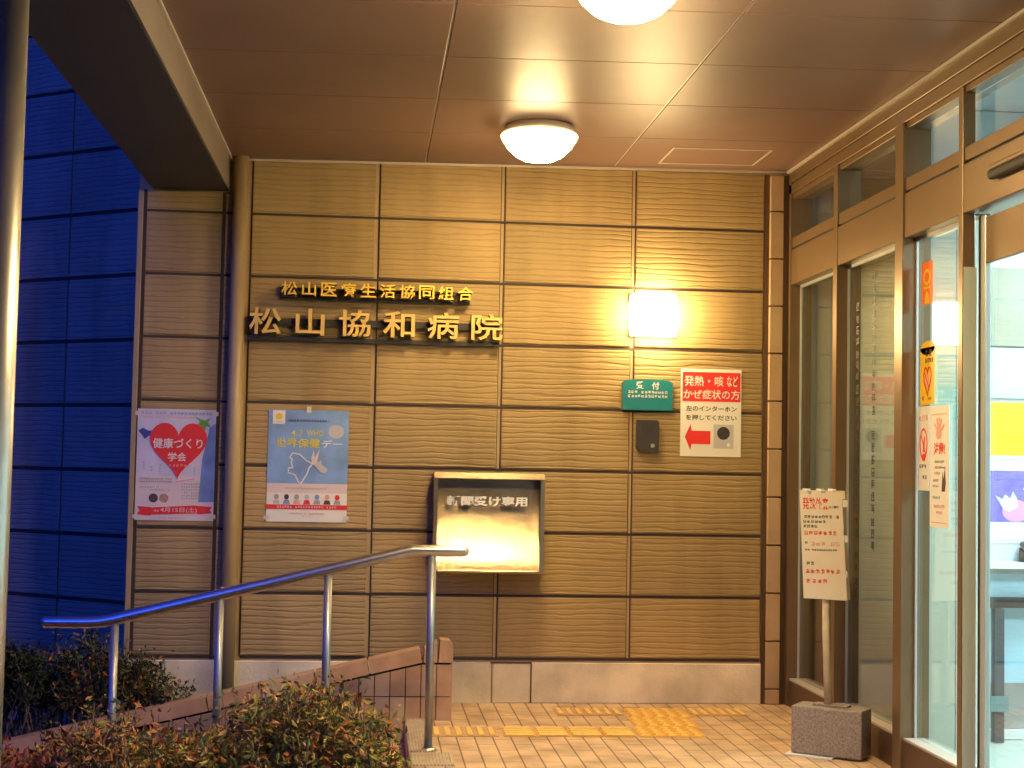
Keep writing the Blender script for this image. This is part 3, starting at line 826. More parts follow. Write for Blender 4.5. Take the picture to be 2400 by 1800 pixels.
b = MB(); b.box(x0 + 0.0205, x1 - 0.0225, yd + 0.003, yd + 0.006, z0 + 0.015, z1 - 0.027); ac = b.build('acrylic_window', 'acrylic', nb)
b = MB(); s = Surf(b, (x0, yd + 0.0028, z0), XR, ZU)
s.text('新聞受け専用', 0.068, 0.352, 0.498, 0.405, 1, 0, 0.034)
b.build('lettering', 'white', nb)
for zz in (0.095, 0.19): pass

# ================================================================== TILED PARAPET BESIDE THE STEPS
tw = thing('tiled_parapet', 'low brown tiled wall with a sloping cap going down beside the steps', 'low wall', (-1.2, -0.5, -0.4))
def zcap(x): return 0.286 if x > -0.405 else 0.286 + (x + 0.405) * 0.232
b = MB(); b.prism([(-4.2, -0.540, -0.44), (-0.265, -0.540, -0.44), (-0.265, -0.540, 0.280), (-0.405, -0.540, 0.280), (-4.2, -0.540, zcap(-4.2) - 0.006)], (0, 0.10, 0)); b.build('core', 'grout', tw)
b = MB(); tk = 0.0772; x = -0.2605; k = 0
while x > -4.1:
    xa = x - tk + 0.005; xb = x
    for z0, z1 in ((0.1205, 0.5), (-0.052, 0.1155), (-0.225, -0.057), (-0.44, -0.230)):
        za = min(z1, zcap(xa) - 0.008); zb = min(z1, zcap(xb) - 0.008)
        if min(za, zb) - z0 < 0.012: continue
        b.prism([(xa, -0.548, z0), (xb, -0.548, z0), (xb, -0.548, zb), (xa, -0.548, za)], (0, 0.0078, 0), rnd.choice((0, 0, 1)))
    x -= tk
b.box(-0.2645, -0.2565, -0.546, -0.442, 0.002, 0.282, 0)
b.build('tile_face', ['tile', 'tile_b'], tw)
b = MB()
xsC = [-0.4085 - 0.263 * i for i in range(0, 15)]
for xa, xb in zip(xsC[1:], xsC):
    xa += 0.007
    t = 0.072
    b.prism([(xa, -0.556, zcap(xa) + 0.004), (xb, -0.556, zcap(xb) + 0.004), (xb - 0.014, -0.556, zcap(xb) + t), (xa - 0.014, -0.556, zcap(xa) + t)], (0, 0.130, 0), rnd.choice((0, 0, 1)))
b.prism([(-0.402, -0.556, 0.289), (-0.334, -0.556, 0.289), (-0.334, -0.556, 0.392), (-0.396, -0.556, 0.358)], (0, 0.130, 0), 0)
b.prism([(-0.327, -0.556, 0.289), (-0.254, -0.556, 0.289), (-0.256, -0.556, 0.375), (-0.272, -0.556, 0.398), (-0.320, -0.556, 0.402)], (0, 0.130, 0), 0)
b.build('cap_tiles', ['tile', 'tile_b'], tw)

# ================================================================== HANDRAIL
hr = thing('handrail', 'stainless steel handrail on four posts sloping down the steps', 'handrail', (-0.403, -1.30, 0.0))
b = MB()
rail = [(-0.262, -1.30, 0.892), (-0.488, -1.30, 0.893), (-0.506, -1.30, 0.889), (-0.54, -1.30, 0.881)]
rail += [(-0.54 - 1.27 * t, -1.30, 0.881 - 0.312 * t) for t in (0.25, 0.5, 0.75, 1.0)]
rail += [(-1.86, -1.30, 0.560), (-1.92, -1.30, 0.556), (-2.095, -1.30, 0.556)]
b.tube(rail, 0.0265, 24, round_ends=True); b.build('rail', 'steel', hr)
def zrail(x): return 0.89 if x > -0.5 else 0.881 - (-0.54 - x) * 0.2457
for x, zb_ in ((-0.403, 0.0), (-0.868, -0.105), (-1.344, -0.210), (-1.800, -0.420)):
    b = MB(); b.tube([(x, -1.30, zb_), (x, -1.30, zrail(x) - 0.018)], 0.0185, 20)
    p_ = b.build('post', 'post_steel', hr)
    b = MB(); b.lathe([(0.0187, zb_ + 0.001), (0.042, zb_ + 0.001), (0.042, zb_ + 0.005), (0.030, zb_ + 0.013), (0.0187, zb_ + 0.015)], (x, -1.30, 0), 24); f_ = b.build('flange', 'steel', p_)

# ================================================================== TACTILE TILES
def tactile(x0, x1, y0, y1, z, ribs, label, group):
    b = MB(); b.box(x0, x1, y0, y1, z + 0.001, z + 0.004, 0)
    if ribs == 'y':
        n = max(4, round((x1 - x0) / 0.052)); w = (x1 - x0) / n
        for k in range(n): b.box(x0 + w * (k + 0.22), x0 + w * (k + 0.72), y0 + 0.012, y1 - 0.012, z + 0.0042, z + 0.010, 1, bev=0.002, seg=1)
    elif ribs == 'x':
        for k in range(4):
            w = (y1 - y0) / 4; b.box(x0 + 0.008, x1 - 0.008, y0 + w * (k + 0.16), y0 + w * (k + 0.84), z + 0.0042, z + 0.010, 1, bev=0.002, seg=1)
    else:
        nx = max(2, round((x1 - x0) / 0.06)); ny = max(2, round((y1 - y0) / 0.06))
        for i in range(nx):
            for j in range(ny):
                b.lathe([(0.021, 0.0042), (0.016, 0.0095), (0.0, 0.0098)], (x0 + (i + .5) * (x1 - x0) / nx, y0 + (j + .5) * (y1 - y0) / ny, z), 10, 1)
    return tag(b.build('tactile_tile', ['tactile_floor' if ribs == 'y' else 'tactile', 'tactile_hi'], loc=((x0 + x1) / 2, (y0 + y1) / 2, z)), label, 'tactile tile', group)
M['tactile_floor'] = mat('faded tactile tile', (0.58, 0.36, 0.17), 0.65, var=0.12, vscale=18)
GB = 'yellow tactile guide tiles on the porch'
tactile(-0.372, -0.055, -0.985, -0.745, 0.0, 'y', 'faded guide tile with six short yellow ribs next to the handrail foot', GB)
nm = ['first', 'second', 'third', 'fourth']
for i in range(4):
    tactile(-0.030 + 0.162 * i, 0.122 + 0.162 * i, -0.985, -0.745, 0.0, 'x', '%s bright yellow solid guide tile counted from the ribbed tile beside the handrail' % nm[i], GB)
GW = 'dotted warning tiles on the porch'
tactile(0.625, 0.945, -0.985, -0.720, 0.0, 'dot', 'dotted orange warning tile at the right end of the solid yellow guide tiles', GW)
tactile(0.650, 0.970, -0.716, -0.452, 0.0, 'dot', 'dotted orange warning tile in the middle between the near and far strips', GW)
tactile(0.675, 0.995, -0.448, -0.185, 0.0, 'dot', 'dotted orange warning tile nearest the concrete plinth', GW)
tactile(0.300, 0.650, -0.400, -0.190, 0.0, 'y', 'faded ribbed guide tile by the plinth, left of the dotted tiles', GB)
tactile(1.010, 1.310, -0.400, -0.190, 0.0, 'y', 'faded ribbed guide tile by the plinth, right of the dotted tiles', GB)
tactile(-0.765, -0.520, -1.080, -0.820, -0.105, 'y', 'ribbed tactile tile down on the first step beyond the handrail foot', GB)

# ================================================================== ENTRANCE GLAZING
XF = 1.604
ent = thing('glazed_entrance', 'bronze framed glazed entrance screen along the right side of the porch', 'entrance', (1.66, -1.5, 0.0))
b = MB()
b.box(XF, XF + 0.12, -0.062, -0.016, 0.0, 2.95)                                   # stile at the wall
b.build('wall_stile', 'bronze', ent)
for y0, y1 in ((-0.875, -0.813), (-1.795, -1.700), (-2.440, -2.398)):
    b = MB(); b.box(XF - (0.004 if y0 < -1.5 and y0 > -2 else 0.0), XF + (0.125 if y0 > -2 else 0.052), y0, y1, 0.001, 2.822 if y0 < -0.9 else 2.822, bev=0.002, seg=1); b.build('mullion', 'bronze', ent)
b = MB()
for y0, y1 in ((-0.8125, -0.0625), (-1.6995, -0.8755), (-2.3975, -1.7955)):
    b.box(XF + 0.004, XF + 0.12, y0, y1, 2.312, 2.506, bev=0.002, seg=1)
b.box(XF + 0.004, XF + 0.30, -6.0, -2.4405, 2.312, 2.506, bev=0.002, seg=1)
b.build('header', 'bronze', ent)
b = MB()
for y0, y1 in ((-0.8125, -0.0625), (-1.6995, -0.8755), (-6.0, -1.7955)):
    b.box(XF + 0.018, XF + 0.115, y0, y1, 2.5065, 2.5185, 1)
    b.box(XF + 0.008, XF + 0.115, y0, y1, 2.519, 2.575, 0, bev=0.002, seg=1)
    b.box(XF + 0.012, XF + 0.115, y0, y1, 2.795, 2.822, 0, bev=0.002, seg=1)
b.build('transom_rail', ['bronze', 'rubber'], ent)
b = MB(); b.box(XF, XF + 0.125, -6.0, -0.016, 2.8225, 2.874, bev=0.002, seg=1); b.box(XF + 0.010, XF + 0.12, -6.0, -0.016, 2.8745, 2.884); b.box(XF - 0.003, XF + 0.125, -6.0, -0.016, 2.8845, 2.944, bev=0.002, seg=1); b.build('top_rail', 'bronze', ent)
b = MB(); b.box(XF - 0.016, XF - 0.0035, -6.0, -0.016, 2.940, 2.9545); b.build('top_trim', 'trim', ent)
b = MB()
for y0, y1 in ((-0.8125, -0.0625), (-1.6995, -0.8755), (-2.3975, -1.7955)):
    b.box(XF + 0.006, XF + 0.12, y0, y1, 0.0005, 0.140, 0, bev=0.002, seg=1)
    b.box(XF + 0.012, XF + 0.10, y0, y1, 0.1405, 0.150, 1)
b.build('base_rail', ['bronze_dark', 'trim'], ent)
for y0, y1 in ((-0.812, -0.063), (-1.699, -0.876), (-2.397, -1.796)):
    b = MB(); b.box(XF + 0.066, XF + 0.072, y0, y1, 0.1505, 2.3115); b.build('glass_pane', 'glass', ent)
for y0, y1 in ((-0.812, -0.063), (-1.699, -0.876), (-6.0, -1.796)):
    b = MB(); b.box(XF + 0.066, XF + 0.072, y0, y1, 2.5755, 2.7945); b.build('transom_pane', 'glass', ent)
b = MB()       # inner sight-lines of the panes
for y0, y1 in ((-0.812, -0.063), (-1.699, -0.876), (-2.397, -1.796)):
    for a in (y0, y1 - 0.012): b.box(XF + 0.056, XF + 0.0655, a, a + 0.012, 0.1505, 2.3115)
    b.box(XF + 0.056, XF + 0.0655, y0 + 0.0125, y1 - 0.0125, 2.296, 2.3115)
b.build('glazing_gasket', 'silver', ent)

# sliding door leaf behind the screen
sd = thing('sliding_door', 'silver framed automatic sliding glass door at the right edge', 'door', (1.74, -3.2, 0.02))
XD = XF + 0.058
b = MB(); b.box(XD, XD + 0.022, -2.522, -2.478, 0.03, 2.30, bev=0.002, seg=1); b.box(XD, XD + 0.022, -3.75, -3.67, 0.03, 2.30, bev=0.002, seg=1); b.build('stile', 'silver', sd)
b = MB(); b.box(XD + 0.001, XD + 0.021, -3.6695, -2.5225, 2.105, 2.285, bev=0.002, seg=1); b.build('top_rail', 'bronze', sd)
b = MB(); b.box(XD + 0.001, XD + 0.021, -3.6695, -2.5225, 0.031, 0.10, bev=0.002, seg=1); b.build('bottom_rail', 'silver', sd)
b = MB(); b.box(XD + 0.008, XD + 0.014, -3.6695, -2.5225, 0.1005, 2.1045); b.build('glass_pane', 'glass', sd)
b = MB(); b.box(XD + 0.002, XD + 0.020, -2.4775, -2.452, 0.03, 2.30); b.build('edge_seal', 'rubber', sd)
# fixed jamb of the door opening, paled to paint in lobby light
b = MB(); b.box(XF + 0.004, XF + 0.056, -2.4445, -2.4405, 0.001, 2.10); b.build('door_jamb', 'lobby_panel', ent)

# motion sensor on the header
ms = thing('door_sensor', 'black rounded motion sensor on the bronze header at the right edge', 'sensor', (1.59, -2.95, 2.40))
b = MB(); b.box(XF - 0.034, XF + 0.0035, -3.10, -2.735, 2.386, 2.424, bev=0.016, seg=4); b.build('lens_bar', 'rubber', ms)
b = MB(); b.box(XF - 0.022, XF + 0.0035, -3.11, -2.725, 2.4245, 2.446, bev=0.008, seg=3); b.build('housing', 'bronze', ms)

# --- stickers on the outside of the third pane
YR = (0, -1, 0); XG = XF + 0.0655
b = MB(); s = Surf(b, (XG, -1.842, 2.010), YR, ZU); s.rect(0, 0, 0.128, 0.185, 1, 0)
s.disc(0.064, 0.118, 0.040, 0.036, 2, 1); s.disc(0.064, 0.118, 0.026, 0.022, 3, 0); s.rect(0.030, 0.068, 0.100, 0.078, 2, 1)
s.poly([(0.040, 0.002), (0.090, 0.002), (0.086, 0.040), (0.064, 0.058), (0.044, 0.040)], 2, 1)
tag(b.build('door_sticker', ['orange', 'yellow'], loc=(XG, -1.9, 2.01)), 'orange sticker, the highest one on the glass right of the wide mullion', 'sticker')
b = MB(); s = Surf(b, (XG, -1.830, 1.580), YR, ZU); s.rect(0, 0, 0.165, 0.245, 1, 0); s.disc(0.0825, 0.243, 0.0815, 0.030, 1, 0)
s.small(0.060, 0.150, 0.205, 0.030, 2, 1); s.small(0.060, 0.150, 0.178, 0.020, 2, 1)
hp = []
for k in range(40):
    a = 2 * math.pi * k / 40
    hp.append((0.085 + 0.042 * math.sin(a) ** 3, 0.108 + 0.0042 * (13 * math.cos(a) - 5 * math.cos(2 * a) - 2 * math.cos(3 * a) - math.cos(4 * a))))
s.line(hp + [hp[0]], 0.007, 2, 2); s.line([(0.055, 0.135), (0.105, 0.072)], 0.007, 3, 2); s.disc(0.085, 0.10, 0.022, 0.030, 2, 3)
s.small(0.03, 0.07, 0.018, 0.018, 2, 1); s.small(0.10, 0.14, 0.018, 0.012, 2, 1)
tag(b.build('door_sticker', ['yellow', 'brown', 'red', 'salmon'], loc=(XG, -1.9, 1.58)), 'yellow sticker with a red heart outline on the glass below the orange one', 'sticker')
b = MB(); s = Surf(b, (XG, -1.812, 1.212), YR, ZU); s.rect(0, 0, 0.128, 0.362, 1, 0); s.small(0.012, 0.118, 0.298, 0.026, 2, 1)
s.ring(0.062, 0.200, 0.044, 0.068, 0.009, 2, 2); s.line([(0.034, 0.245), (0.090, 0.150)], 0.008, 3, 2); s.poly([(0.050, 0.165), (0.070, 0.165), (0.082, 0.225), (0.070, 0.235)], 2, 4)
s.disc(0.066, 0.142, 0.020, 0.016, 3, 2)
s.small(0.020, 0.100, 0.095, 0.018, 2, 3); s.small(0.052, 0.110, 0.048, 0.018, 2, 3)
tag(b.build('glass_notice', ['paper', 'salmon', 'red', 'black', 'orange'], loc=(XG, -1.87, 1.212)), 'white no-smoking notice with a red barred circle, left of the taller hand notice', 'notice')
b = MB(); s = Surf(b, (XG, -1.946, 1.062), YR, ZU); s.rect(0, 0, 0.208, 0.508, 1, 0); s.rect(0.02, 0.470, 0.185, 0.474, 2, 1)
for k, (dx, dz) in enumerate(((-0.045, 0.430), (-0.022, 0.452), (0.002, 0.455), (0.026, 0.450), (0.055, 0.425))):
    s.line([(0.100, 0.395), (0.100 + dx, dz)], 0.013, 2 + k % 2, 1)
s.disc(0.100, 0.390, 0.028, 0.022, 4, 1)
s.text('注意!', 0.045, 0.302, 0.165, 0.355, 2, 2, 0.03)
s.small(0.055, 0.175, 0.268, 0.012, 2, 3, rows=3, gap=2.0, fill=0.6); s.small(0.035, 0.10, 0.190, 0.012, 2, 3, rows=2, gap=2.0)
s.poly([(0.130, 0.150), (0.165, 0.150), (0.175, 0.185), (0.166, 0.245), (0.150, 0.200), (0.140, 0.232)], 2, 4)
s.small(0.035, 0.12, 0.118, 0.013, 2, 3); s.small(0.045, 0.170, 0.080, 0.016, 2, 1); s.small(0.075, 0.14, 0.055, 0.014, 2, 1); s.rect(0.02, 0.018, 0.19, 0.022, 2, 1)
tag(b.build('glass_notice', ['paper', 'salmon', 'red', 'grey', 'brown'], loc=(XG, -2.05, 1.062)), 'tall white notice with a pink hand and red writing on the entrance glass', 'notice')
# vertical lettering on the second pane
for y, za, zb_, lab in ((-0.985, 2.12, 0.62, 'left column of small dark characters running down the glass behind the sign stand'),
                        (-1.215, 2.24, 0.95, 'right column of small dark characters running down the glass behind the sign stand')):
    tl = thing('glass_lettering', lab, 'lettering', (XG, y, zb_)); z = za
    while z > zb_:
        if rnd.random() > 0.08:
            b = MB(); s = Surf(b, (XG, y, 0), YR, ZU)
            b.box(XG - 0.0006, XG - 0.0001, y - 0.046 * 0.9, y - 0.004, z - 0.030, z - 0.0265)
            s.mark(0.0, z - 0.05, 0.046, 1, 0); b.build('character', 'black', tl)
        z -= 0.058

# ================================================================== SIGN STAND
ss = thing('sign_stand', 'white notice board on a pale stick in a grey stone block by the door', 'sign stand', (1.40, -1.42, 0.0))
fx = Vector((0.266, -0.189, 0)).normalized(); bx = Vector((-fx.y, fx.x, 0)).normalized()
base0 = Vector((1.238, -1.393, 0))
def blk(v): return base0 + fx * v.x + bx * v.y + Vector((0, 0, v.z))
b = MB(); b.box(0, 0.326, 0, 0.155, 0.008, 0.222, bev=0.008, tr=blk); blo = b.build('stone_block', 'granite', ss)
b = MB(); b.box(0.085, 0.245, 0.045, 0.115, 0.2225, 0.232, tr=blk, bev=0.002); b.build('socket_plate', 'granite', ss)
b = MB(); b.tube([(1.399, -1.425, 0.2325), (1.388, -1.425, 0.55), (1.380, -1.425, 1.15)], 0.0165, 12); b.build('stick', 'wood', ss)
b = MB()
for yy in (0, 1):
    o_ = (1.254, -1.447, 1.198) if yy == 0 else (1.285, -1.398, 1.198)
    r_ = (1, -0.10, 0); u_ = (-0.047, 0, 1)
    s = Surf(b, Vector(o_) - Vector(u_).normalized() * 0.488, r_, u_)
    b.prism([s.p(0, 0), s.p(0.196, -0.008), s.p(0.190, 0.488), s.p(0, 0.488)], -s.n * 0.006, 0)
    if yy == 0: sf = s
bo = b.build('board', ['warm_lit'], ss)
rows_ = [lambda s: s.text('発熱外来', 0.010, 0.402, 0.128, 0.456, 1, 0, 0.014), lambda s: s.text('のご案内', 0.130, 0.408, 0.172, 0.420, 1, 1, 0.01)]
for u0, u1, v, h, mi in ((0.016, 0.176, 0.362, 0.0135, 1), (0.010, 0.115, 0.340, 0.0135, 1), (0.010, 0.076, 0.318, 0.0135, 1), (0.012, 0.165, 0.286, 0.0180, 0),
                         (0.014, 0.036, 0.244, 0.0120, 1), (0.042, 0.176, 0.236, 0.0190, 2), (0.014, 0.180, 0.214, 0.0090, 1), (0.018, 0.072, 0.150, 0.0155, 1),
                         (0.012, 0.172, 0.112, 0.0190, 0), (0.014, 0.115, 0.068, 0.0190, 0)):
    rows_.append(lambda s, q=(u0, u1, v, h, mi): s.small(q[0], q[1], q[2], q[3], 1, q[4]))
for fn in rows_:
    b = MB(); fn(Surf(b, sf.o + sf.n * 0.0002, sf.r, sf.u)); b.build('lettering', ['red', 'black', 'salmon'], ss)
for v in (0.10, 0.26, 0.42):
    b = MB(); b.box(1.440, 1.474, -1.462, -1.402, 0.705 + v, 0.735 + v); b.build('spacer', 'paper', ss)
for u in (0.045, 0.11, 0.165):
    b = MB(); b.box(1.236 + u, 1.252 + u, -1.468, -1.395, 1.196, 1.206); b.build('top_clip', 'white', ss)
b = MB(); b.box(-0.02, 0.20, -0.03, 0.10, 0.001, 0.0072, tr=blk); tag(b.build('paper_shim', 'paper', loc=(1.28, -1.42, 0.0)), 'white folded sheet wedged under the grey stone block', 'paper')

# ================================================================== LOBBY BEHIND THE GLASS
g = MB(); g.box(1.735, 5.0, -6.5, 0.0, -0.3, -0.004); struct(g.build('lobby_floor', 'lobby_floor'))
g = MB(); g.box(2.005, 5.0, -0.99, -0.90, 0.0, 3.095); g.box(5.0, 5.1, -6.5, 0.0, 0.0, 3.2); g.box(1.665, 5.0, 0.001, 0.10, 0.0, 3.2); g.box(1.735, 5.0, -6.6, -6.5, 0.0, 3.2)
struct(g.build('lobby_wall', 'lobby_wall'))
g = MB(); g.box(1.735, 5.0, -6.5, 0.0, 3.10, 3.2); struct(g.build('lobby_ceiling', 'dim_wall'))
al = thing('partition_wall', 'pale green partition panel standing just inside the third glass pane', 'partition', (1.85, -1.75, 0.0))
b = MB(); b.box(1.690, 1.846, -1.790, -1.755, 0.0, 2.405); b.box(1.850, 2.003, -1.790, -1.755, 0.0, 2.405); b.build('panel', 'lobby_panel', al)
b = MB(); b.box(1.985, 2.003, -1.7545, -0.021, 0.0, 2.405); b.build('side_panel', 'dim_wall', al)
b = MB(); b.box(1.681, 1.984, -0.02, -0.005, 0.0, 2.50); b.box(1.690, 1.984, -1.70, -0.03, 0.0, 0.004); b.box(1.690, 2.003, -1.79, -0.021, 2.41, 2.44)  # last box: added lid keeping lobby light out of the alcove
b.build('alcove_lining_and_added_lid', 'dim_wall', al)
b = MB(); b.box(1.700, 1.950, -0.050, -0.022, 0.02, 0.74); b.build('low_shade_panel', 'bronze_dark', al)  # dark sheet in place of the unlit lower end wall
# bulkhead seen through the transom
b = MB(); b.box(2.006, 5.0, -1.016, -0.9905, 2.70, 2.73); tag(b.build('conduit', 'grey', loc=(3, -1.0, 2.7)), 'thin grey conduit on the lobby wall seen through the transom glass', 'conduit')
b = MB(); b.tube([(2.44, -1.0165, 2.715), (2.44, -1.045, 2.715)], 0.035, 20); b.tube([(2.44, -1.0455, 2.715), (2.44, -1.052, 2.715)], 0.022, 20); tag(b.build('detector', 'white', loc=(2.44, -1.02, 2.715)), 'round white detector on the conduit seen through the transom glass', 'detector')
# hanging lamps
for i, (x, y) in enumerate(((3.05, -1.75), (3.05, -3.2))):
    t = thing('lobby_lamp', ('white hanging lamp panel inside the lobby nearest its end wall', 'white hanging lamp panel inside the lobby farther from its end wall')[i], 'ceiling lamp', (x, y, 2.60), 'hanging lamp panels in the lobby')
    b = MB(); b.box(x - 0.62, x + 0.62, y - 0.34, y + 0.34, 2.597, 2.64); b.build('frame', 'white', t)
    b = MB(); b.box(x - 0.60, x + 0.60, y - 0.32, y + 0.32, 2.590, 2.5965); b.build('diffuser', 'tube', t)
    for dx in (-0.5, 0.5):
        b = MB(); b.tube([(x + dx, y, 2.6405), (x + dx, y, 3.099)], 0.006, 8); b.build('hanger', 'white', t)
# items on the lobby end wall (front face y = -0.99)
YW = -0.9905
b = MB(); b.box(2.006, 4.9, YW - 0.012, YW, 2.436, 2.464); tag(b.build('picture_rail', 'dkgrey', loc=(3, YW, 2.44)), 'thin dark rail running along the top of the lobby wall', 'rail')
b = MB(); s = Surf(b, (2.318, YW, 1.92), XR, ZU); b.box(2.318, 3.0, YW - 0.02, YW, 1.92, 2.31); tag(b.build('wall_screen', 'lobby_olive', loc=(2.6, YW, 1.92)), 'olive grey screen on the lobby wall above the yellow poster', 'screen')
b = MB(); b.box(2.117, 2.170, YW - 0.05, YW, 2.13, 2.31); tag(b.build('wall_box', 'lobby_grey', loc=(2.14, YW, 2.13)), 'small brownish grey box high on the lobby wall behind the third pane', 'box')
b = MB(); b.box(2.100, 2.150, YW - 0.06, YW, 0.02, 1.86); b.box(2.108, 2.142, YW - 0.064, YW - 0.0605, 0.9, 1.1, 1); tag(b.build('door_edge_panel', ['grey', 'green'], loc=(2.12, YW, 0.0)), 'slim grey upright panel on the lobby wall beside the partition', 'panel')
b = MB(); b.box(2.318, 3.0, YW - 0.018, YW, 1.663, 1.91); tag(b.build('notice_board', 'lobby_blue', loc=(2.6, YW, 1.66)), 'pale blue notice board between the olive screen and the yellow poster', 'notice board')
b = MB(); s = Surf(b, (2.322, YW - 0.001, 1.362), XR, ZU); s.rect(0, 0, 0.42, 0.298, 1, 0); s.rect(0.018, 0.018, 0.402, 0.280, 2, 1)
s.small(0.05, 0.35, 0.19, 0.05, 3, 2); s.small(0.06, 0.36, 0.10, 0.02, 3, 2, rows=2)
tag(b.build('poster', ['paper', 'lemon', 'yellow'], loc=(2.5, YW, 1.362)), 'bright yellow poster with a white border on the lobby wall', 'poster')
b = MB(); s = Surf(b, (2.326, YW - 0.001, 0.948), XR, ZU); s.rect(0, 0, 0.42, 0.400, 1, 0); s.rect(0.022, 0.105, 0.398, 0.358, 2, 1)
s.disc(0.155, 0.160, 0.070, 0.055, 3, 2); s.poly([(0.05, 0.235), (0.085, 0.215), (0.10, 0.24), (0.125, 0.22), (0.14, 0.255), (0.16, 0.22), (0.165, 0.18), (0.12, 0.155), (0.09, 0.17)], 4, 3)
s.poly([(0.19, 0.27), (0.24, 0.29), (0.30, 0.26), (0.32, 0.20), (0.25, 0.19)], 3, 3); s.disc(0.30, 0.15, 0.05, 0.04, 3, 2)
tag(b.build('poster', ['paper', 'purple', 'pink', 'white'], loc=(2.5, YW, 0.948)), 'violet and pink picture with a white mount below the yellow poster', 'poster')
cb = thing('lobby_counter', 'white topped counter with slate legs against the lobby wall', 'counter', (2.7, -1.1, 0.0))
b = MB(); b.box(2.160, 3.2, YW - 0.13, YW - 0.001, 0.832, 0.860); b.build('top', 'white', cb)
b = MB(); b.box(2.165, 3.2, YW - 0.10, YW - 0.001, 0.805, 0.8315); b.build('under_rail', 'lobby_grey', cb)
b = MB(); b.box(2.172, 3.2, YW - 0.05, YW - 0.001, 0.690, 0.8045); b.build('apron', 'lobby_blue', cb)
b = MB(); b.box(2.172, 3.2, YW - 0.08, YW - 0.001, 0.640, 0.6895); b.build('lower_rail', 'dkgrey', cb)
for x in (2.325, 3.05):
    b = MB(); b.box(x, x + 0.046, YW - 0.12, YW - 0.075, 0.0, 0.6395); lg = b.build('leg', 'post_blue', cb)
    b = MB(); b.box(x - 0.028, x + 0.062, YW - 0.135, YW - 0.1205, 0.150, 0.222); b.build('foot_bracket', 'bracket', lg)
b = MB(); b.box(2.175, 3.2, YW - 0.012, YW - 0.001, 0.27, 0.6395); b.build('back_panel', 'lobby_blue', cb)
b = MB(); b.box(2.175, 3.2, YW - 0.010, YW - 0.001, 0.05, 0.2695); b.build('lower_panel', 'lobby_grey', cb)
tp = thing('desk_telephone', 'black telephone standing on the white lobby counter', 'telephone', (2.56, YW - 0.06, 0.861))
b = MB(); b.prism([(2.49, YW - 0.115, 0.861), (2.49, YW - 0.02, 0.861), (2.49, YW - 0.02, 0.93), (2.49, YW - 0.115, 0.885)], (0.15, 0, 0)); b.build('base', 'rubber', tp)
b = MB(); b.tube([(2.505, YW - 0.10, 0.912), (2.505, YW - 0.03, 0.945)], 0.016, 12, round_ends=True); b.build('handset', 'dkgrey', tp)
b = MB(); b.box(2.10, 4.9, YW - 0.035, YW - 0.0005, 0.0, 0.046); tag(b.build('skirting', 'white', loc=(3, YW, 0)), 'pale skirting along the foot of the lobby wall', 'skirting')

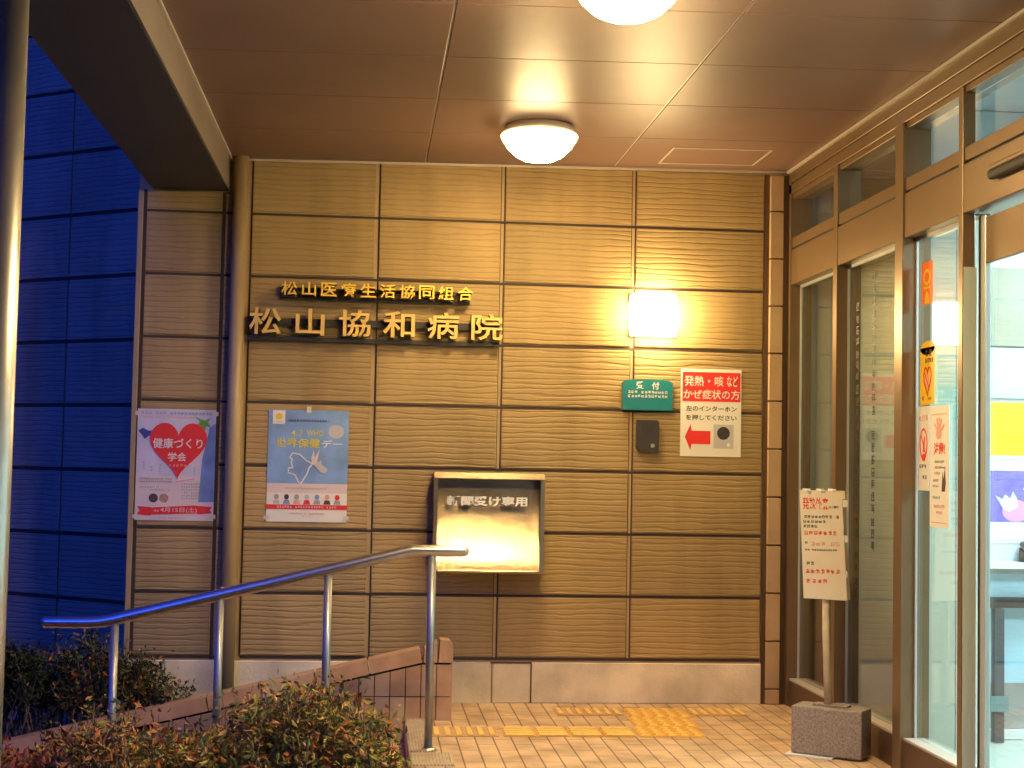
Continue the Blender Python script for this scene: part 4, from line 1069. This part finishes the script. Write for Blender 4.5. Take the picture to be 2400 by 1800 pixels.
# ================================================================== SHRUBS
def shrub(name, label, box, ntwig, nleaf, mats, wts, leaf=(0.013, 0.026), seed=1, top=None, group=None):
    """tapered twigs from the soil, leaves clustered round the twig ends"""
    r = random.Random(seed)
    x0, x1, y0, y1, z0, z1 = box
    t = thing(name, label, 'shrub', ((x0 + x1) / 2, (y0 + y1) / 2, z0), group)
    tw_ = MB(); tips = []
    for i in range(ntwig):
        bx_ = r.uniform(x0 + 0.1 * (x1 - x0), x1 - 0.1 * (x1 - x0)); by_ = r.uniform(y0 + 0.2 * (y1 - y0), y1 - 0.2 * (y1 - y0))
        ex = min(max(bx_ + r.gauss(0, 0.13), x0), x1); ey = min(max(by_ + r.gauss(0, 0.10), y0), y1)
        u = (ex - x0) / (x1 - x0)
        zt_ = z1 if top is None else z0 + (z1 - z0) * top(u)
        ez = z0 + (zt_ - z0) * r.uniform(0.45, 1.0) ** 0.8
        mid = Vector(((bx_ + ex) / 2 + r.gauss(0, 0.03), (by_ + ey) / 2 + r.gauss(0, 0.03), z0 + (ez - z0) * 0.55))
        p0, p2 = Vector((bx_, by_, z0 - 0.02)), Vector((ex, ey, ez))
        rr = r.uniform(0.0035, 0.007)
        tw_.tube([p0, mid, p2], [rr, rr * 0.7, rr * 0.3], 5, caps=False)
        tips.append((p2, mid))
        for q in range(r.randint(1, 3)):
            st = mid.lerp(p2, r.uniform(0.1, 0.8)); en = st + Vector((r.gauss(0, 0.06), r.gauss(0, 0.06), abs(r.gauss(0.04, 0.03))))
            lim = z0 + (z1 - z0) * (top((min(max(en.x, x0), x1) - x0) / (x1 - x0)) if top else 1) + 0.015
            en.z = min(en.z, lim)
            tw_.tube([st, en], [rr * 0.45, rr * 0.2], 4, caps=False); tips.append((en, st))
    tw_.build('twigs', 'twig', t, recalc=False)
    lf = MB()
    for i in range(nleaf):
        p2, st = tips[r.randrange(len(tips))]
        p = st.lerp(p2, r.uniform(0.25, 1.05)) + Vector((r.gauss(0, 0.022), r.gauss(0, 0.022), r.gauss(0, 0.018)))
        d = Vector((r.gauss(0, 1), r.gauss(0, 1), r.gauss(0.5, 0.7))).normalized()
        sd_ = d.cross(Vector((r.gauss(0, 1), r.gauss(0, 1), r.gauss(0, 1)))).normalized()
        L = r.uniform(*leaf); w = L * r.uniform(0.36, 0.5); nn = d.cross(sd_) * L * 0.12
        mi = r.choices(range(len(mats)), wts)[0]
        lf.raw([p, p + d * L * 0.5 + sd_ * w * 0.5 + nn, p + d * L, p + d * L * 0.5 - sd_ * w * 0.5 + nn, p + d * L * 0.5],
               [(0, 1, 4), (1, 2, 4), (2, 3, 4), (3, 0, 4)], mi)
    lf.build('foliage', mats, t, recalc=False)
    return t
GS = 'low clipped shrubs in front of the steps'
A4 = ['leaf_a', 'leaf_b', 'leaf_c', 'leaf_d']
shrub('azalea_shrub', 'olive green shrub with a ragged tuft beside the porch edge', (-1.32, -0.575, -2.10, -1.55, -0.33, 0.395), 210, 9500, A4, (5, 2, 3, 1), (0.018, 0.050), seed=3, top=lambda u: 0.84 + 0.16 * math.sin(min(1, u * 1.15) * 2.6) - (0.10 if u > 0.85 else 0), group=GS)
shrub('azalea_shrub', 'mixed olive and rust shrub in front of the second and third handrail posts', (-1.90, -1.22, -2.25, -1.58, -0.33, 0.30), 210, 9500, A4, (4, 4, 2, 1.4), (0.018, 0.050), seed=5, top=lambda u: 0.88 + 0.12 * math.sin(u * 5), group=GS)
shrub('azalea_shrub', 'rusty red-brown shrub at the lower left, in front of the last handrail post', (-2.55, -1.78, -2.3, -1.58, -0.33, 0.27), 230, 9500, ['leaf_r', 'leaf_b', 'leaf_c', 'leaf_d'], (5, 4, 1, 1), (0.018, 0.050), seed=7, top=lambda u: 0.86 + 0.14 * math.sin(u * 6 + 1), group=GS)
GD = 'dark shrubs between the tiled wall and the siding'
shrub('evergreen_shrub', 'very dark green shrub behind the tiled wall at the left edge', (-3.1, -2.12, -0.42, -0.08, -0.25, 0.40), 170, 11000, ['leaf_k', 'leaf_c'], (6, 1), (0.022, 0.040), seed=9, top=lambda u: 0.92 + 0.08 * math.sin(u * 5), group=GD)
shrub('evergreen_shrub', 'dark green shrub with brownish tips below the heart poster', (-2.25, -1.60, -0.42, -0.08, -0.25, 0.38), 130, 8000, ['leaf_k', 'leaf_c', 'leaf_b'], (5, 2, 1), (0.020, 0.036), seed=13, top=lambda u: 1.0 - 0.42 * max(0, u - 0.45) / 0.55 + 0.05 * math.sin(u * 9), group=GD)
